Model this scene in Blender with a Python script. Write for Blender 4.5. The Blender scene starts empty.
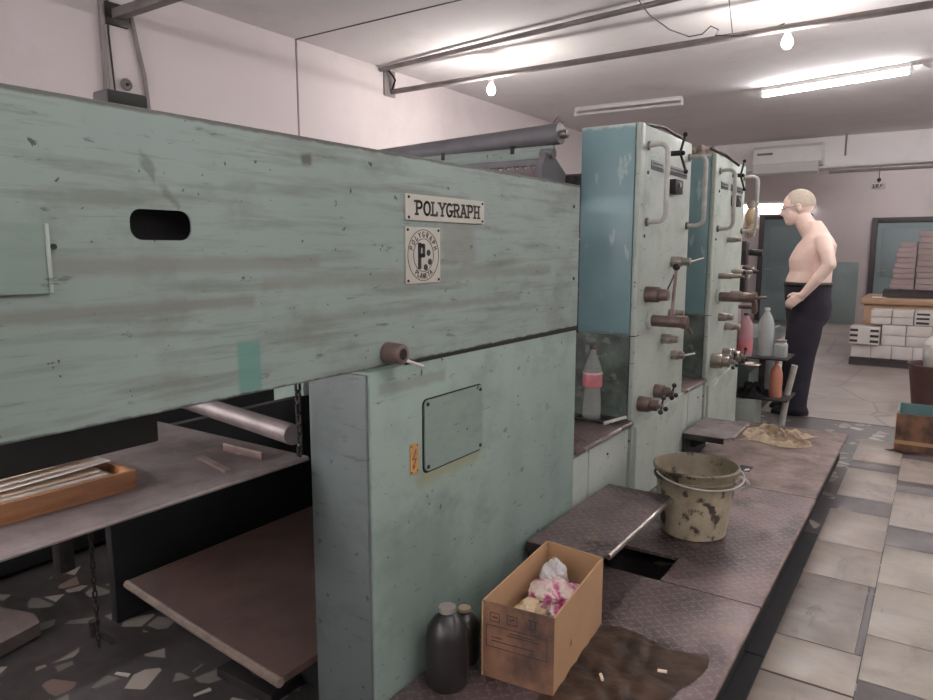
import bpy, bmesh, math, random
from mathutils import Vector, Matrix
random.seed(7)
PI = math.pi
sc = bpy.context.scene
COL = sc.collection
V = Vector

# ------------------------------------------------------------------ materials
def srgb(h):
    h = h.lstrip('#')
    c = [int(h[i:i+2], 16)/255 for i in (0, 2, 4)]
    return tuple(x/12.92 if x <= .04045 else ((x+.055)/1.055)**2.4 for x in c) + (1,)

class NT:
    def __init__(s, name, rough=.6, metal=0.0, spec=.5):
        s.m = bpy.data.materials.new(name); s.m.use_nodes = True
        s.t = s.m.node_tree; s.n = s.t.nodes
        s.b = s.n['Principled BSDF']
        s.b.inputs['Roughness'].default_value = rough
        s.b.inputs['Metallic'].default_value = metal
        s.b.inputs['Specular IOR Level'].default_value = spec
        s.tc = s.n.new('ShaderNodeTexCoord')
    def link(s, a, b): s.t.links.new(a, b)
    def co(s, scale=(1, 1, 1)):
        m = s.n.new('ShaderNodeMapping'); m.inputs['Scale'].default_value = scale
        s.link(s.tc.outputs['Object'], m.inputs['Vector']); return m.outputs[0]
    def noise(s, scale, detail=4, sc3=(1, 1, 1), rough=.55, dist=0):
        n = s.n.new('ShaderNodeTexNoise'); n.inputs['Scale'].default_value = scale
        n.inputs['Detail'].default_value = detail; n.inputs['Roughness'].default_value = rough
        n.inputs['Distortion'].default_value = dist
        s.link(s.co(sc3), n.inputs['Vector']); return n.outputs['Fac']
    def ramp(s, fac, lo, hi, a=0.0, b=1.0):
        r = s.n.new('ShaderNodeMapRange'); r.clamp = True
        for k, v in zip(('From Min', 'From Max', 'To Min', 'To Max'), (lo, hi, a, b)): r.inputs[k].default_value = v
        s.link(fac, r.inputs['Value']); return r.outputs['Result']
    def math(s, op, a, b=None):
        n = s.n.new('ShaderNodeMath'); n.operation = op
        for i, v in enumerate((a, b)):
            if v is None: continue
            if isinstance(v, (int, float)): n.inputs[i].default_value = v
            else: s.link(v, n.inputs[i])
        return n.outputs[0]
    def mix(s, fac, a, b):
        n = s.n.new('ShaderNodeMix'); n.data_type = 'RGBA'
        for i, v in ((0, fac), (6, a), (7, b)):
            if isinstance(v, (int, float, tuple)): n.inputs[i].default_value = v
            else: s.link(v, n.inputs[i])
        return n.outputs[2]
    def color(s, c):
        if isinstance(c, tuple): s.b.inputs['Base Color'].default_value = c
        else: s.link(c, s.b.inputs['Base Color'])
    def bump(s, fac, strength=.2, dist=.01):
        n = s.n.new('ShaderNodeBump'); n.inputs['Strength'].default_value = strength
        n.inputs['Distance'].default_value = dist
        s.link(fac, n.inputs['Height']); s.link(n.outputs[0], s.b.inputs['Normal'])
    def sep(s):
        n = s.n.new('ShaderNodeSeparateXYZ'); s.link(s.tc.outputs['Object'], n.inputs[0]); return n.outputs
    def patch(s, y0, y1, z0, z1, soft=.008, wob=.02, slope=0.0):
        """a worn rectangle of wear on the side plane, edges broken by noise"""
        x, y, z = s.sep()
        w = s.math('MULTIPLY', s.math('SUBTRACT', s.noise(22, 5), .5), wob)
        z = s.math('SUBTRACT', z, s.math('MULTIPLY', s.math('SUBTRACT', y, y0), slope))
        y = s.math('ADD', y, w); z = s.math('ADD', z, w)
        f = s.math('MULTIPLY', s.ramp(y, y0-soft, y0+soft), s.ramp(y, y1-soft, y1+soft, 1, 0))
        f = s.math('MULTIPLY', f, s.ramp(z, z0-soft, z0+soft))
        return s.math('MULTIPLY', f, s.ramp(z, z1-soft, z1+soft, 1, 0))

def plain(name, c, rough=.6, metal=0.0, var=.12, scale=8, spec=.5):
    n = NT(name, rough, metal, spec); c = srgb(c)
    d = tuple(x*(1-var*2.2) for x in c[:3])+(1,)
    n.color(n.mix(n.ramp(n.noise(scale, 6), .3, .7), c, d)); return n.m

def worn_paint(name, c, alt, dirt, rough=.5, streak=.45, blot=.5, patches=(), streak_scale=(1, 1.3, 16), bs=3.5, chips=.67):
    n = NT(name, rough, 0.0, .4)
    col = n.mix(n.ramp(n.noise(1.7, 4), .35, .65), srgb(c), srgb(alt))
    st = n.noise(2.2, 6, streak_scale, .6)
    col = n.mix(n.math('MULTIPLY', n.ramp(st, .5, .66), streak), col, srgb(dirt))
    bl = n.noise(bs, 9, (1, 1, 1.6), .68)
    col = n.mix(n.math('MULTIPLY', n.ramp(bl, .52, .68), blot), col, srgb(dirt))
    ln = n.noise(5, 7, (1, .9, 26), .7)
    col = n.mix(n.math('MULTIPLY', n.ramp(ln, .60, .63), streak*.55), col, srgb('#5c5b55'))
    sc_ = n.noise(9, 8, (1, 1.2, 5), .7)
    col = n.mix(n.math('MULTIPLY', n.ramp(sc_, .62, .66), .55), col, srgb('#3b3a38'))
    for (r, pc, k) in patches:
        col = n.mix(n.math('MULTIPLY', n.patch(*r), k), col, srgb(pc))
    ch = n.noise(34, 5, (1, 1, 1), .6)
    col = n.mix(n.ramp(ch, chips, chips+.015, 0, .8), col, srgb('#352c28'))
    n.color(col)
    n.link(n.ramp(bl, .3, .7, rough-.1, rough+.25), n.b.inputs['Roughness'])
    n.bump(bl, .08, .01)
    return n.m

M = {}
O = (-1.08, 1.2)   # the delivery's own origin in y for the wear marks
def pr(y0, y1, z0, z1, soft=.008, wob=.02, slope=0.0): return (y0-1.2, y1-1.2, z0, z1, soft, wob, slope)
M['housing'] = worn_paint('housing_paint', '#8e9b95', '#828f89', '#67665f', .5, .55, .45, patches=[
    (pr(.835, .888, 1.03, 1.128, .004, .008), '#55877d', .75),
    (pr(1.49, 1.64, 1.26, 1.372, .012, .05), '#7d7a72', .6),
    (pr(.2, 1.05, 1.262, 1.288, .006, .014), '#77756e', .6),
    (pr(.1, .88, 1.195, 1.215, .005, .012), '#74736d', .7),
    (pr(.9, 2.1, 1.222, 1.25, .007, .02), '#757369', .5),
    (pr(1.0, 1.9, 1.146, 1.166, .006, .02), '#6f6e68', .5),
    (pr(1.01, 1.035, 1.468, 1.49, .004, .02), '#4c4a44', .85),
    (pr(.665, .69, 1.435, 1.46, .004, .05, -1.2), '#4f5049', .5),
    (pr(.70, .73, 1.395, 1.41, .004, .05, -1.0), '#575950', .5),
    (pr(-.8, 2.32, 1.023, 1.030, .002, .012), '#33302d', .9),
    (pr(-.8, 2.32, 1.518, 1.526, .002, .010), '#4d4642', .8)])
M['cabinet'] = worn_paint('cabinet_paint', '#8fa097', '#869891', '#5f6661', .5, .15, .34, patches=[
    (pr(1.36, 1.67, .69, .722, .012, .05, .02), '#8e9070', .8),
    (pr(1.22, 1.55, .30, .62, .05, .16), '#55645c', .35),
    (pr(1.23, 1.5, .955, .985, .006, .02), '#6f6c64', .45)], streak_scale=(1, 3, 3))
M['hatch'] = worn_paint('hatch_paint', '#83938b', '#7d8e87', '#64675f', .5, .15, .25)
M['end_paint'] = worn_paint('end_face_paint', '#596160', '#626b69', '#414746', .35, .2, .5, streak_scale=(1, 1, 1.2))
M['unit_green'] = worn_paint('unit_light_green_paint', '#afb8ae', '#a2ada3', '#7d8278', .42, .14, .34, streak_scale=(3, 3, 1))
M['teal'] = worn_paint('teal_guard_paint', '#4c7f88', '#447079', '#3a565c', .35, .25, .3, streak_scale=(3, 3, .8), patches=[], chips=.69)
def teal_guard():
    n = NT('teal_guard_panel', .35)
    col = n.mix(n.ramp(n.noise(1.8, 5), .35, .65), srgb('#7e9b9e'), srgb('#68868b'))
    col = n.mix(n.math('MULTIPLY', n.ramp(n.noise(13, 7, (1, 1, .35), .65), .61, .64), .6), col, srgb('#a9b8b6'))
    x, y, z = n.sep()
    e = n.math('ADD', z, n.math('MULTIPLY', n.noise(30, 5), .05))
    col = n.mix(n.ramp(e, 1.835, 1.85, 0, .8), col, srgb('#c2c6bf'))
    n.color(col); return n.m
M['teal'] = teal_guard()
def splash():
    n = NT('grimy_splash_panel', .55)
    col = n.mix(n.ramp(n.noise(5, 8, (1, 1, 1), .7), .38, .62), srgb('#616f66'), srgb('#2f3330'))
    col = n.mix(n.math('MULTIPLY', n.ramp(n.noise(16, 6), .58, .64), .5), col, srgb('#7d8a80'))
    n.color(col); return n.m
M['splash'] = splash()
def tread():
    n = NT('diamond_tread_steel', .42, .55)
    a = n.noise(2.5, 6, (1, 1, 1), .6)
    col = n.mix(n.ramp(a, .35, .65), srgb('#7e6d6c'), srgb('#544849'))
    col = n.mix(n.math('MULTIPLY', n.ramp(n.noise(9, 8, (1, 1, 1), .7), .56, .64), .55), col, srgb('#8c7b66'))
    col = n.mix(n.math('MULTIPLY', n.ramp(n.noise(5, 7), .56, .7), .7), col, srgb('#2b2526'))
    # raised lozenges in two directions
    def loz(ang):
        m = n.n.new('ShaderNodeMapping'); m.inputs['Rotation'].default_value = (0, 0, ang); m.inputs['Scale'].default_value = (34, 34, 0)
        n.link(n.tc.outputs['Object'], m.inputs['Vector'])
        s = n.n.new('ShaderNodeSeparateXYZ'); n.link(m.outputs[0], s.inputs[0])
        X, Y = s.outputs[0], s.outputs[1]
        row = n.math('FLOOR', Y)
        fx = n.math('SUBTRACT', n.math('FRACT', n.math('ADD', X, n.math('MULTIPLY', row, .5))), .5)
        fy = n.math('SUBTRACT', n.math('FRACT', Y), .5)
        d = n.math('ADD', n.math('MULTIPLY', n.math('MULTIPLY', fx, fx), 7.0), n.math('MULTIPLY', n.math('MULTIPLY', fy, fy), 60.0))
        return n.ramp(d, .5, 1.0, 1, 0)
    a1, a2 = loz(PI/4), loz(-PI/4)
    h = n.math('MAXIMUM', a1, a2)
    n.color(n.mix(n.math('MULTIPLY', h, .35), col, srgb('#9a8b8b')))
    n.bump(h, .35, .003)
    n.link(n.ramp(n.noise(7, 6), .3, .7, .3, .6), n.b.inputs['Roughness'])
    return n.m
M['tread'] = tread()
def steel(name, c, d, rough=.35, metal=.9, sc3=(1, 1, 1), s=6):
    n = NT(name, rough, metal)
    f = n.noise(s, 7, sc3, .65)
    n.color(n.mix(n.ramp(f, .35, .65), srgb(c), srgb(d)))
    n.link(n.ramp(f, .3, .7, rough-.08, rough+.2), n.b.inputs['Roughness']); return n.m
M['steel'] = steel('worn_bright_steel', '#b8aea8', '#7d736e', .3, .85)
M['steel_brown'] = steel('oily_brown_steel', '#8d7a74', '#5c4c48', .4, .6)
M['steel_dark'] = steel('dark_steel', '#4b4645', '#2b2827', .5, .5)
M['table_steel'] = steel('stained_table_plate', '#8d8280', '#5f5555', .45, .35, (1, 1, 1), 4)
M['roller_grey'] = plain('grey_roller_sleeve', '#6a686c', .5, 0, .1, 10)
M['black'] = plain('black_rubber', '#1b1a1a', .7)
M['iron'] = plain('dark_iron', '#2a2727', .6, .3)
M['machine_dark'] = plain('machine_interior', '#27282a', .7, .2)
M['low_guard_paint'] = plain('dark_teal_grey_guard', '#4c5857', .6, 0, .12, 5)
M['rail'] = plain('worn_light_grey_enamel', '#c6c4bc', .35, 0, .15, 20)
M['plate_white'] = plain('aged_white_plate', '#bdb9ae', .35, 0, .06, 10)
M['ink'] = plain('plate_black_ink', '#2b2a29', .5, 0, .05)
M['yellow'] = plain('warning_yellow', '#c39a5c', .45, 0, .12, 30)
M['red_ink'] = plain('warning_red_ink', '#a5533a', .5, 0, .1)
M['grey_plate'] = plain('grey_engraved_plate', '#76767a', .4, .3)
def wallm(name, c, alt, dirt, k=.25):
    n = NT(name, .85, 0, .2)
    col = n.mix(n.ramp(n.noise(.5, 5), .3, .7), srgb(c), srgb(alt))
    col = n.mix(n.math('MULTIPLY', n.ramp(n.noise(1.3, 9, (1, 1, .8), .68), .52, .72), k), col, srgb(dirt))
    n.color(col); n.bump(n.noise(9, 6), .05, .01); return n.m
M['wall'] = wallm('whitewashed_wall', '#d5cbcb', '#cbc1c1', '#a59a98')
M['wall_far'] = wallm('grey_pink_wall', '#b8aeac', '#ada3a2', '#8f8584')
M['ceiling'] = wallm('old_ceiling_whitewash', '#f0ecec', '#e4dfde', '#b8b2b1', .35)
M['teal_wall'] = wallm('teal_wall_paint', '#88928f', '#788482', '#939b99', .5)
M['door_teal'] = wallm('teal_door_paint', '#7d8889', '#707c7e', '#7f8f90', .4)
M['frame_dark'] = plain('dark_door_frame', '#40393b', .6)
def terrazzo():
    n = NT('dark_terrazzo', .4)
    v = n.n.new('ShaderNodeTexVoronoi'); v.inputs['Scale'].default_value = 12; v.inputs['Randomness'].default_value = 1
    v.feature = 'F1'; n.link(n.co(), v.inputs['Vector'])
    e = n.n.new('ShaderNodeTexVoronoi'); e.inputs['Scale'].default_value = 12; e.feature = 'DISTANCE_TO_EDGE'; n.link(n.co(), e.inputs['Vector'])
    s = n.n.new('ShaderNodeSeparateColor'); n.link(v.outputs['Color'], s.inputs[0])
    chip = n.math('MULTIPLY', n.ramp(e.outputs['Distance'], .07, .11), n.ramp(s.outputs[0], .72, .74))
    tone = n.mix(s.outputs[1], srgb('#a39a90'), srgb('#71706a'))
    tone = n.mix(n.ramp(s.outputs[2], .86, .88), tone, srgb('#857068'))
    base = n.mix(n.ramp(n.noise(20, 5), .3, .7), srgb('#4c4746'), srgb('#3b3737'))
    n.color(n.mix(chip, base, tone)); return n.m
M['terrazzo'] = terrazzo()
def marble(name, c, d, vein, k=.5):
    n = NT(name, .32)
    a = n.noise(2.2, 7, (1, 2.2, 1), .62, 1.2)
    col = n.mix(n.ramp(a, .35, .68), srgb(c), srgb(d))
    b = n.noise(3.1, 9, (2, 1, 1), .72, .6)
    col = n.mix(n.math('MULTIPLY', n.ramp(b, .56, .66), k), col, srgb(vein))
    n.color(col); n.link(n.ramp(b, .3, .7, .26, .5), n.b.inputs['Roughness']); return n.m
M['marble'] = marble('light_marble_tile', '#a1948a', '#867b73', '#5f5957')
M['marble2'] = marble('pale_marble_tile', '#aa9f93', '#948a80', '#6b6560', .3)
M['marble3'] = marble('smudged_marble_tile', '#94877f', '#746a65', '#4c4646', .7)
M['tile_dark'] = marble('dark_stone_tile', '#625a5b', '#544c4d', '#3e3839', .4)
def slabs():
    n = NT('broken_stone_slabs', .45)
    e = n.n.new('ShaderNodeTexVoronoi'); e.inputs['Scale'].default_value = 1.5; e.feature = 'DISTANCE_TO_EDGE'; n.link(n.co((1, .9, 1)), e.inputs['Vector'])
    col = n.mix(n.ramp(n.noise(1.6, 7), .35, .65), srgb('#93877f'), srgb('#7b706b'))
    col = n.mix(n.ramp(e.outputs['Distance'], .006, .02, .5, 0), col, srgb('#4c4444'))
    n.color(col); return n.m
M['slabs'] = slabs()
M['plank'] = plain('grey_wood_plank', '#766b66', .8, 0, .15, 12)
def wood(name, c, d, sc3=(2, 14, 14), rough=.6):
    n = NT(name, rough)
    n.color(n.mix(n.ramp(n.noise(3, 7, sc3, .6), .35, .68), srgb(c), srgb(d))); return n.m
M['tray_wood'] = wood('tray_wood', '#a5744f', '#7c5236', (14, 2, 14))
M['board_wood'] = wood('pile_board_wood', '#5c443c', '#463430', (3, 3, 3))
M['board_edge'] = wood('pile_board_rim', '#86766a', '#5e5049', (4, 4, 4))
M['paper'] = plain('white_paper', '#f7f0ea', .7, 0, .03)
M['paper2'] = plain('cream_paper', '#ecd7c2', .7, 0, .03)
M['cardboard'] = plain('brown_cardboard', '#ba9470', .8, 0, .07, 5)
def stained():
    n = NT('stained_cardboard', .8)
    n.color(n.mix(n.ramp(n.noise(7, 7, (1, 1, .8), .6), .42, .62), srgb('#84614b'), srgb('#443531'))); return n.m
M['cardboard_dark'] = stained()
def mudmat():
    n = NT('oily_brown_sheet', .5)
    f = n.noise(6, 9, (1, 1.6, 1), .65, .6)
    n.color(n.mix(n.ramp(f, .4, .62), srgb('#6a5140'), srgb('#382a24')))
    n.bump(f, .5, .02); return n.m
M['mud'] = mudmat()
def bucketm():
    n = NT('grimy_cream_plastic', .45)
    a = n.noise(7, 8, (1, 1, 1), .68)
    col = n.mix(n.ramp(a, .35, .6), srgb('#c8bea6'), srgb('#a89d86'))
    x, y, z = n.sep()
    up = n.ramp(n.math('ADD', z, n.math('MULTIPLY', n.noise(10, 6), .16)), .21, .31)
    col = n.mix(n.math('MULTIPLY', up, .75), col, srgb('#5a4e3c'))
    col = n.mix(n.math('MULTIPLY', n.ramp(n.noise(15, 7), .57, .62), .9), col, srgb('#2e2822'))
    n.color(col); return n.m
M['bucket'] = bucketm()
def glass(name, c, rough=.08, alpha=.35, tr=.9):
    n = NT(name, rough); n.color(srgb(c)); n.b.inputs['Transmission Weight'].default_value = tr
    n.b.inputs['IOR'].default_value = 1.2; return n.m
M['pet'] = glass('clear_plastic', '#d9dad6', .18, tr=.72)
M['pet_water'] = glass('clear_bottle_plastic_with_haze', '#e4ebe9', .2, tr=.6)
M['pet_pink'] = glass('pink_tinted_plastic', '#e0b4b9', .25, tr=.4)
M['label_red'] = plain('faded_red_label', '#cf7f86', .5, 0, .1, 30)
M['label_white'] = plain('white_label_print', '#d9c9c6', .5)
M['cap_brown'] = plain('brown_cap', '#5e4440', .5)
M['bottle_black'] = plain('sooty_black_plastic', '#2c2a29', .35, 0, .2, 12)
M['cap_grey'] = plain('grey_cap', '#8b857e', .5)
M['cap_pale'] = plain('pale_cap', '#a9957c', .5)
M['skin'] = plain('skin', '#f3d6c9', .55, 0, .05, 14)
M['hair'] = plain('short_grey_hair', '#c6b8a8', .85, 0, .1, 60)
M['trouser'] = plain('dark_navy_cloth', '#2b2733', .9, 0, .15, 10)
M['shoe'] = plain('black_shoe', '#221d1e', .6)
M['white_box'] = plain('white_paper_wrap', '#c9c2bd', .6, 0, .08, 6)
M['strap'] = plain('black_strap', '#2c292b', .5)
M['kraft'] = plain('kraft_board', '#b8987c', .7, 0, .08, 5)
M['pinkgrey'] = plain('grey_pink_paper_wrap', '#9f8d8b', .7, 0, .06, 5)
M['plastic_white'] = plain('white_plastic', '#d4d2cf', .35, 0, .03)
M['bag_white'] = plain('white_film_bag', '#d6d3d0', .35, 0, .05)
M['bag_cream'] = plain('cream_rag', '#cbb291', .8, 0, .1, 20)
def bag():
    n = NT('printed_plastic_bag', .35)
    n.color(n.mix(n.ramp(n.noise(11, 4, (1, 1, 1), .5, 1), .47, .53), srgb('#d3bdb5'), srgb('#b34f7d'))); n.bump(n.noise(20, 5), .4, .01); return n.m
M['bag'] = bag()
def ragm():
    n = NT('stained_beige_rag', .9)
    n.color(n.mix(n.ramp(n.noise(9, 7, (1, 1, 1), .65), .45, .62), srgb('#ead8c0'), srgb('#a08670'))); return n.m
M['rag'] = ragm()
M['rag_grey'] = plain('grey_cotton_waste', '#a09188', .9, 0, .2, 25)
M['rag_dark'] = plain('dark_oily_rag', '#38343a', .8, 0, .2, 25)
M['orange'] = plain('orange_plastic', '#cf8c72', .5, 0, .1)
M['pipe'] = plain('painted_pipe', '#8f8685', .6, 0, .15, 6)
M['cable'] = plain('dark_cable', '#3a3636', .6)
M['teal_card'] = plain('teal_inner_lining', '#5f8385', .6, 0, .15, 8)
M['lens'] = glass('spectacle_glass', '#ffffff', .02)
def emis(name, c, s):
    n = NT(name); n.b.inputs['Emission Color'].default_value = srgb(c); n.b.inputs['Emission Strength'].default_value = s
    n.color(srgb(c)); return n.m
M['bulb'] = emis('bulb_glow', '#fff3ea', 60)
M['tube'] = emis('tube_glow', '#fcf9fa', 92)

# ------------------------------------------------------------------ geometry
class MB:
    def __init__(s): s.bm = bmesh.new(); s.mats = []
    def _mi(s, m):
        if m is None: return 0
        if m not in s.mats: s.mats.append(m)
        return s.mats.index(m)
    def _merge(s, b, mi=0, mtx=None):
        me = bpy.data.meshes.new('tmp')
        if mtx is not None: bmesh.ops.transform(b, matrix=mtx, verts=b.verts)
        for f in b.faces: f.material_index = mi
        b.to_mesh(me); b.free(); s.bm.from_mesh(me); bpy.data.meshes.remove(me)
    def box(s, x0, x1, y0, y1, z0, z1, bev=0.0, m=None, mtx=None, seg=2):
        b = bmesh.new(); bmesh.ops.create_cube(b, size=1)
        for v in b.verts:
            v.co = V(((x0+x1)/2+v.co.x*(x1-x0), (y0+y1)/2+v.co.y*(y1-y0), (z0+z1)/2+v.co.z*(z1-z0)))
        if bev > 0: bmesh.ops.bevel(b, geom=b.edges[:], offset=bev, segments=seg, affect='EDGES', profile=.5)
        s._merge(b, s._mi(m), mtx); return s
    def cyl(s, p0, p1, r0, r1=None, seg=20, m=None, bev=0.0):
        r1 = r0 if r1 is None else r1
        p0, p1 = V(p0), V(p1); d = p1-p0; L = d.length
        b = bmesh.new(); bmesh.ops.create_cone(b, cap_ends=True, segments=seg, radius1=r0, radius2=r1, depth=L)
        if bev > 0:
            es = [e for e in b.edges if abs(e.verts[0].co.z-e.verts[1].co.z) < 1e-6]
            bmesh.ops.bevel(b, geom=es, offset=bev, segments=2, affect='EDGES', profile=.5)
        q = d.to_track_quat('Z', 'Y').to_matrix().to_4x4()
        s._merge(b, s._mi(m), Matrix.Translation((p0+p1)/2) @ q); return s
    def ball(s, c, r, m=None, u=16, w=10, rot=None):
        b = bmesh.new(); bmesh.ops.create_uvsphere(b, u_segments=u, v_segments=w, radius=1)
        r = (r, r, r) if isinstance(r, (int, float)) else r
        mt = Matrix.Translation(c) @ (rot if rot else Matrix()) @ Matrix.Diagonal((*r, 1))
        s._merge(b, s._mi(m), mt); return s
    def lathe(s, c, prof, seg=28, m=None, axis='Z', cap=True):
        """prof = [(r, h)...] around the vertical through c"""
        b = bmesh.new(); rings = []
        for r, h in prof:
            if r < 1e-5: rings.append([b.verts.new((0, 0, h))])
            else: rings.append([b.verts.new((r*math.cos(2*PI*i/seg), r*math.sin(2*PI*i/seg), h)) for i in range(seg)])
        for A, B in zip(rings, rings[1:]):
            for i in range(seg):
                j = (i+1) % seg
                if len(A) == 1 and len(B) == 1: continue
                if len(A) == 1: b.faces.new((A[0], B[j], B[i]))
                elif len(B) == 1: b.faces.new((A[i], A[j], B[0]))
                else: b.faces.new((A[i], A[j], B[j], B[i]))
        bmesh.ops.recalc_face_normals(b, faces=b.faces)
        s._merge(b, s._mi(m), Matrix.Translation(c)); return s
    def tube(s, pts, r, seg=8, m=None, caps=True):
        pts = [V(p) for p in pts]; b = bmesh.new(); rings = []
        n = len(pts); rr = r if isinstance(r, (list, tuple)) else [r]*n
        up = None
        for i, p in enumerate(pts):
            t = (pts[min(i+1, n-1)]-pts[max(i-1, 0)]).normalized()
            if up is None:
                a = V((0, 0, 1)) if abs(t.z) < .9 else V((1, 0, 0)); up = t.cross(a).normalized()
            else: up = (up-t*up.dot(t)).normalized()
            w = t.cross(up)
            rings.append([b.verts.new(p+rr[i]*(math.cos(2*PI*k/seg)*up+math.sin(2*PI*k/seg)*w)) for k in range(seg)])
        for A, B in zip(rings, rings[1:]):
            for k in range(seg): b.faces.new((A[k], A[(k+1) % seg], B[(k+1) % seg], B[k]))
        if caps: b.faces.new(rings[0][::-1]); b.faces.new(rings[-1])
        bmesh.ops.recalc_face_normals(b, faces=b.faces)
        s._merge(b, s._mi(m)); return s
    def loft(s, rings, m=None, seg=28):
        """rings = [(cx, cy, z, rx, ry)] horizontal ellipses, closed at both ends"""
        b = bmesh.new(); R = []
        for cx, cy, z, rx, ry in rings:
            R.append([b.verts.new((cx+rx*math.cos(2*PI*i/seg), cy+ry*math.sin(2*PI*i/seg), z)) for i in range(seg)])
        for A, B in zip(R, R[1:]):
            for k in range(seg): b.faces.new((A[k], A[(k+1) % seg], B[(k+1) % seg], B[k]))
        b.faces.new(R[0][::-1]); b.faces.new(R[-1])
        bmesh.ops.recalc_face_normals(b, faces=b.faces)
        s._merge(b, s._mi(m)); return s
    def prism(s, poly, axis, a0, a1, m=None, hole=None, bev=0):
        """extrude a polygon; axis 'x': poly is (y, z); 'y': (x, z); 'z': (x, y)"""
        f = {'x': lambda u, v, a: (a, u, v), 'y': lambda u, v, a: (u, a, v), 'z': lambda u, v, a: (u, v, a)}[axis]
        b = bmesh.new()
        def loop(P, a):
            vs = [b.verts.new(f(u, v, a)) for u, v in P]
            return vs, [b.edges.new((vs[i], vs[(i+1) % len(vs)])) for i in range(len(vs))]
        for a in (a0, a1):
            vs, es = loop(poly, a)
            if hole: hv, he = loop(hole, a); es = es+he
            else: hv = None
            if hole: bmesh.ops.triangle_fill(b, edges=es, use_beauty=True)
            else: b.faces.new(vs)
            if a == a0: keep = (vs, hv)
            else:
                for A, B in ((keep[0], vs), (keep[1], hv)):
                    if A:
                        for i in range(len(A)): b.faces.new((A[i], A[(i+1) % len(A)], B[(i+1) % len(A)], B[i]))
        bmesh.ops.recalc_face_normals(b, faces=b.faces)
        s._merge(b, s._mi(m)); return s
    def grid(s, fn, nu, nv, thick=0.0, m=None):
        b = bmesh.new(); P = [[b.verts.new(fn(i/nu, j/nv)) for j in range(nv+1)] for i in range(nu+1)]
        for i in range(nu):
            for j in range(nv): b.faces.new((P[i][j], P[i+1][j], P[i+1][j+1], P[i][j+1]))
        if thick: bmesh.ops.solidify(b, geom=b.faces[:], thickness=thick)
        bmesh.ops.recalc_face_normals(b, faces=b.faces)
        s._merge(b, s._mi(m)); return s

def root_of(o):
    p = V((0, 0, 0))
    while o is not None: p = p + o.location; o = o.parent
    return p

def make(name, mb, mat=None, parent=None, label=None, cat=None, group=None, kind=None, smooth=35, at=None, flat=False):
    me = bpy.data.meshes.new(name)
    o = bpy.data.objects.new(name, me); COL.objects.link(o)
    if parent is not None: o.parent = parent; off = root_of(parent)
    else:
        if at is None:
            vs = [v.co for v in mb.bm.verts]
            at = ((min(v.x for v in vs)+max(v.x for v in vs))/2, (min(v.y for v in vs)+max(v.y for v in vs))/2, min(v.z for v in vs))
            if kind == 'structure': at = (0, 0, 0)
        off = V(at); o.location = off
    bmesh.ops.translate(mb.bm, verts=mb.bm.verts, vec=-off)
    if not flat:
        for f in mb.bm.faces: f.smooth = True
        lim = math.radians(smooth)
        for e in mb.bm.edges:
            if len(e.link_faces) == 2:
                e.smooth = e.calc_face_angle(0) < lim
    mb.bm.to_mesh(me); mb.bm.free()
    if mb.mats:
        for k in mb.mats: me.materials.append(M[k])
    else: me.materials.append(M[mat])
    tag(o, label, cat, group, kind); return o

def tag(o, label=None, cat=None, group=None, kind=None):
    for k, v in (('label', label), ('category', cat), ('group', group), ('kind', kind)):
        if v: o[k] = v
    return o
def thing(name, loc, label, cat, group=None):
    o = bpy.data.objects.new(name, None); COL.objects.link(o); o.location = loc; o.empty_display_size = .1
    return tag(o, label, cat, group)
def copy_tree(o, parent=None):
    c = o.copy(); COL.objects.link(c); c.parent = parent
    for ch in [x for x in bpy.data.objects if x.parent == o]: copy_tree(ch, c)
    return c
def B(*a, **k): return MB().box(*a, **k)
def C(*a, **k): return MB().cyl(*a, **k)
def arc(cx, cy, r, a0, a1, n):
    return [(cx+r*math.cos(math.radians(a0+(a1-a0)*i/n)), cy+r*math.sin(math.radians(a0+(a1-a0)*i/n))) for i in range(n+1)]
def rrect(u0, u1, v0, v1, r, n=5):
    return arc(u1-r, v1-r, r, 0, 90, n)+arc(u0+r, v1-r, r, 90, 180, n)+arc(u0+r, v0+r, r, 180, 270, n)+arc(u1-r, v0+r, r, 270, 360, n)

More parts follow.
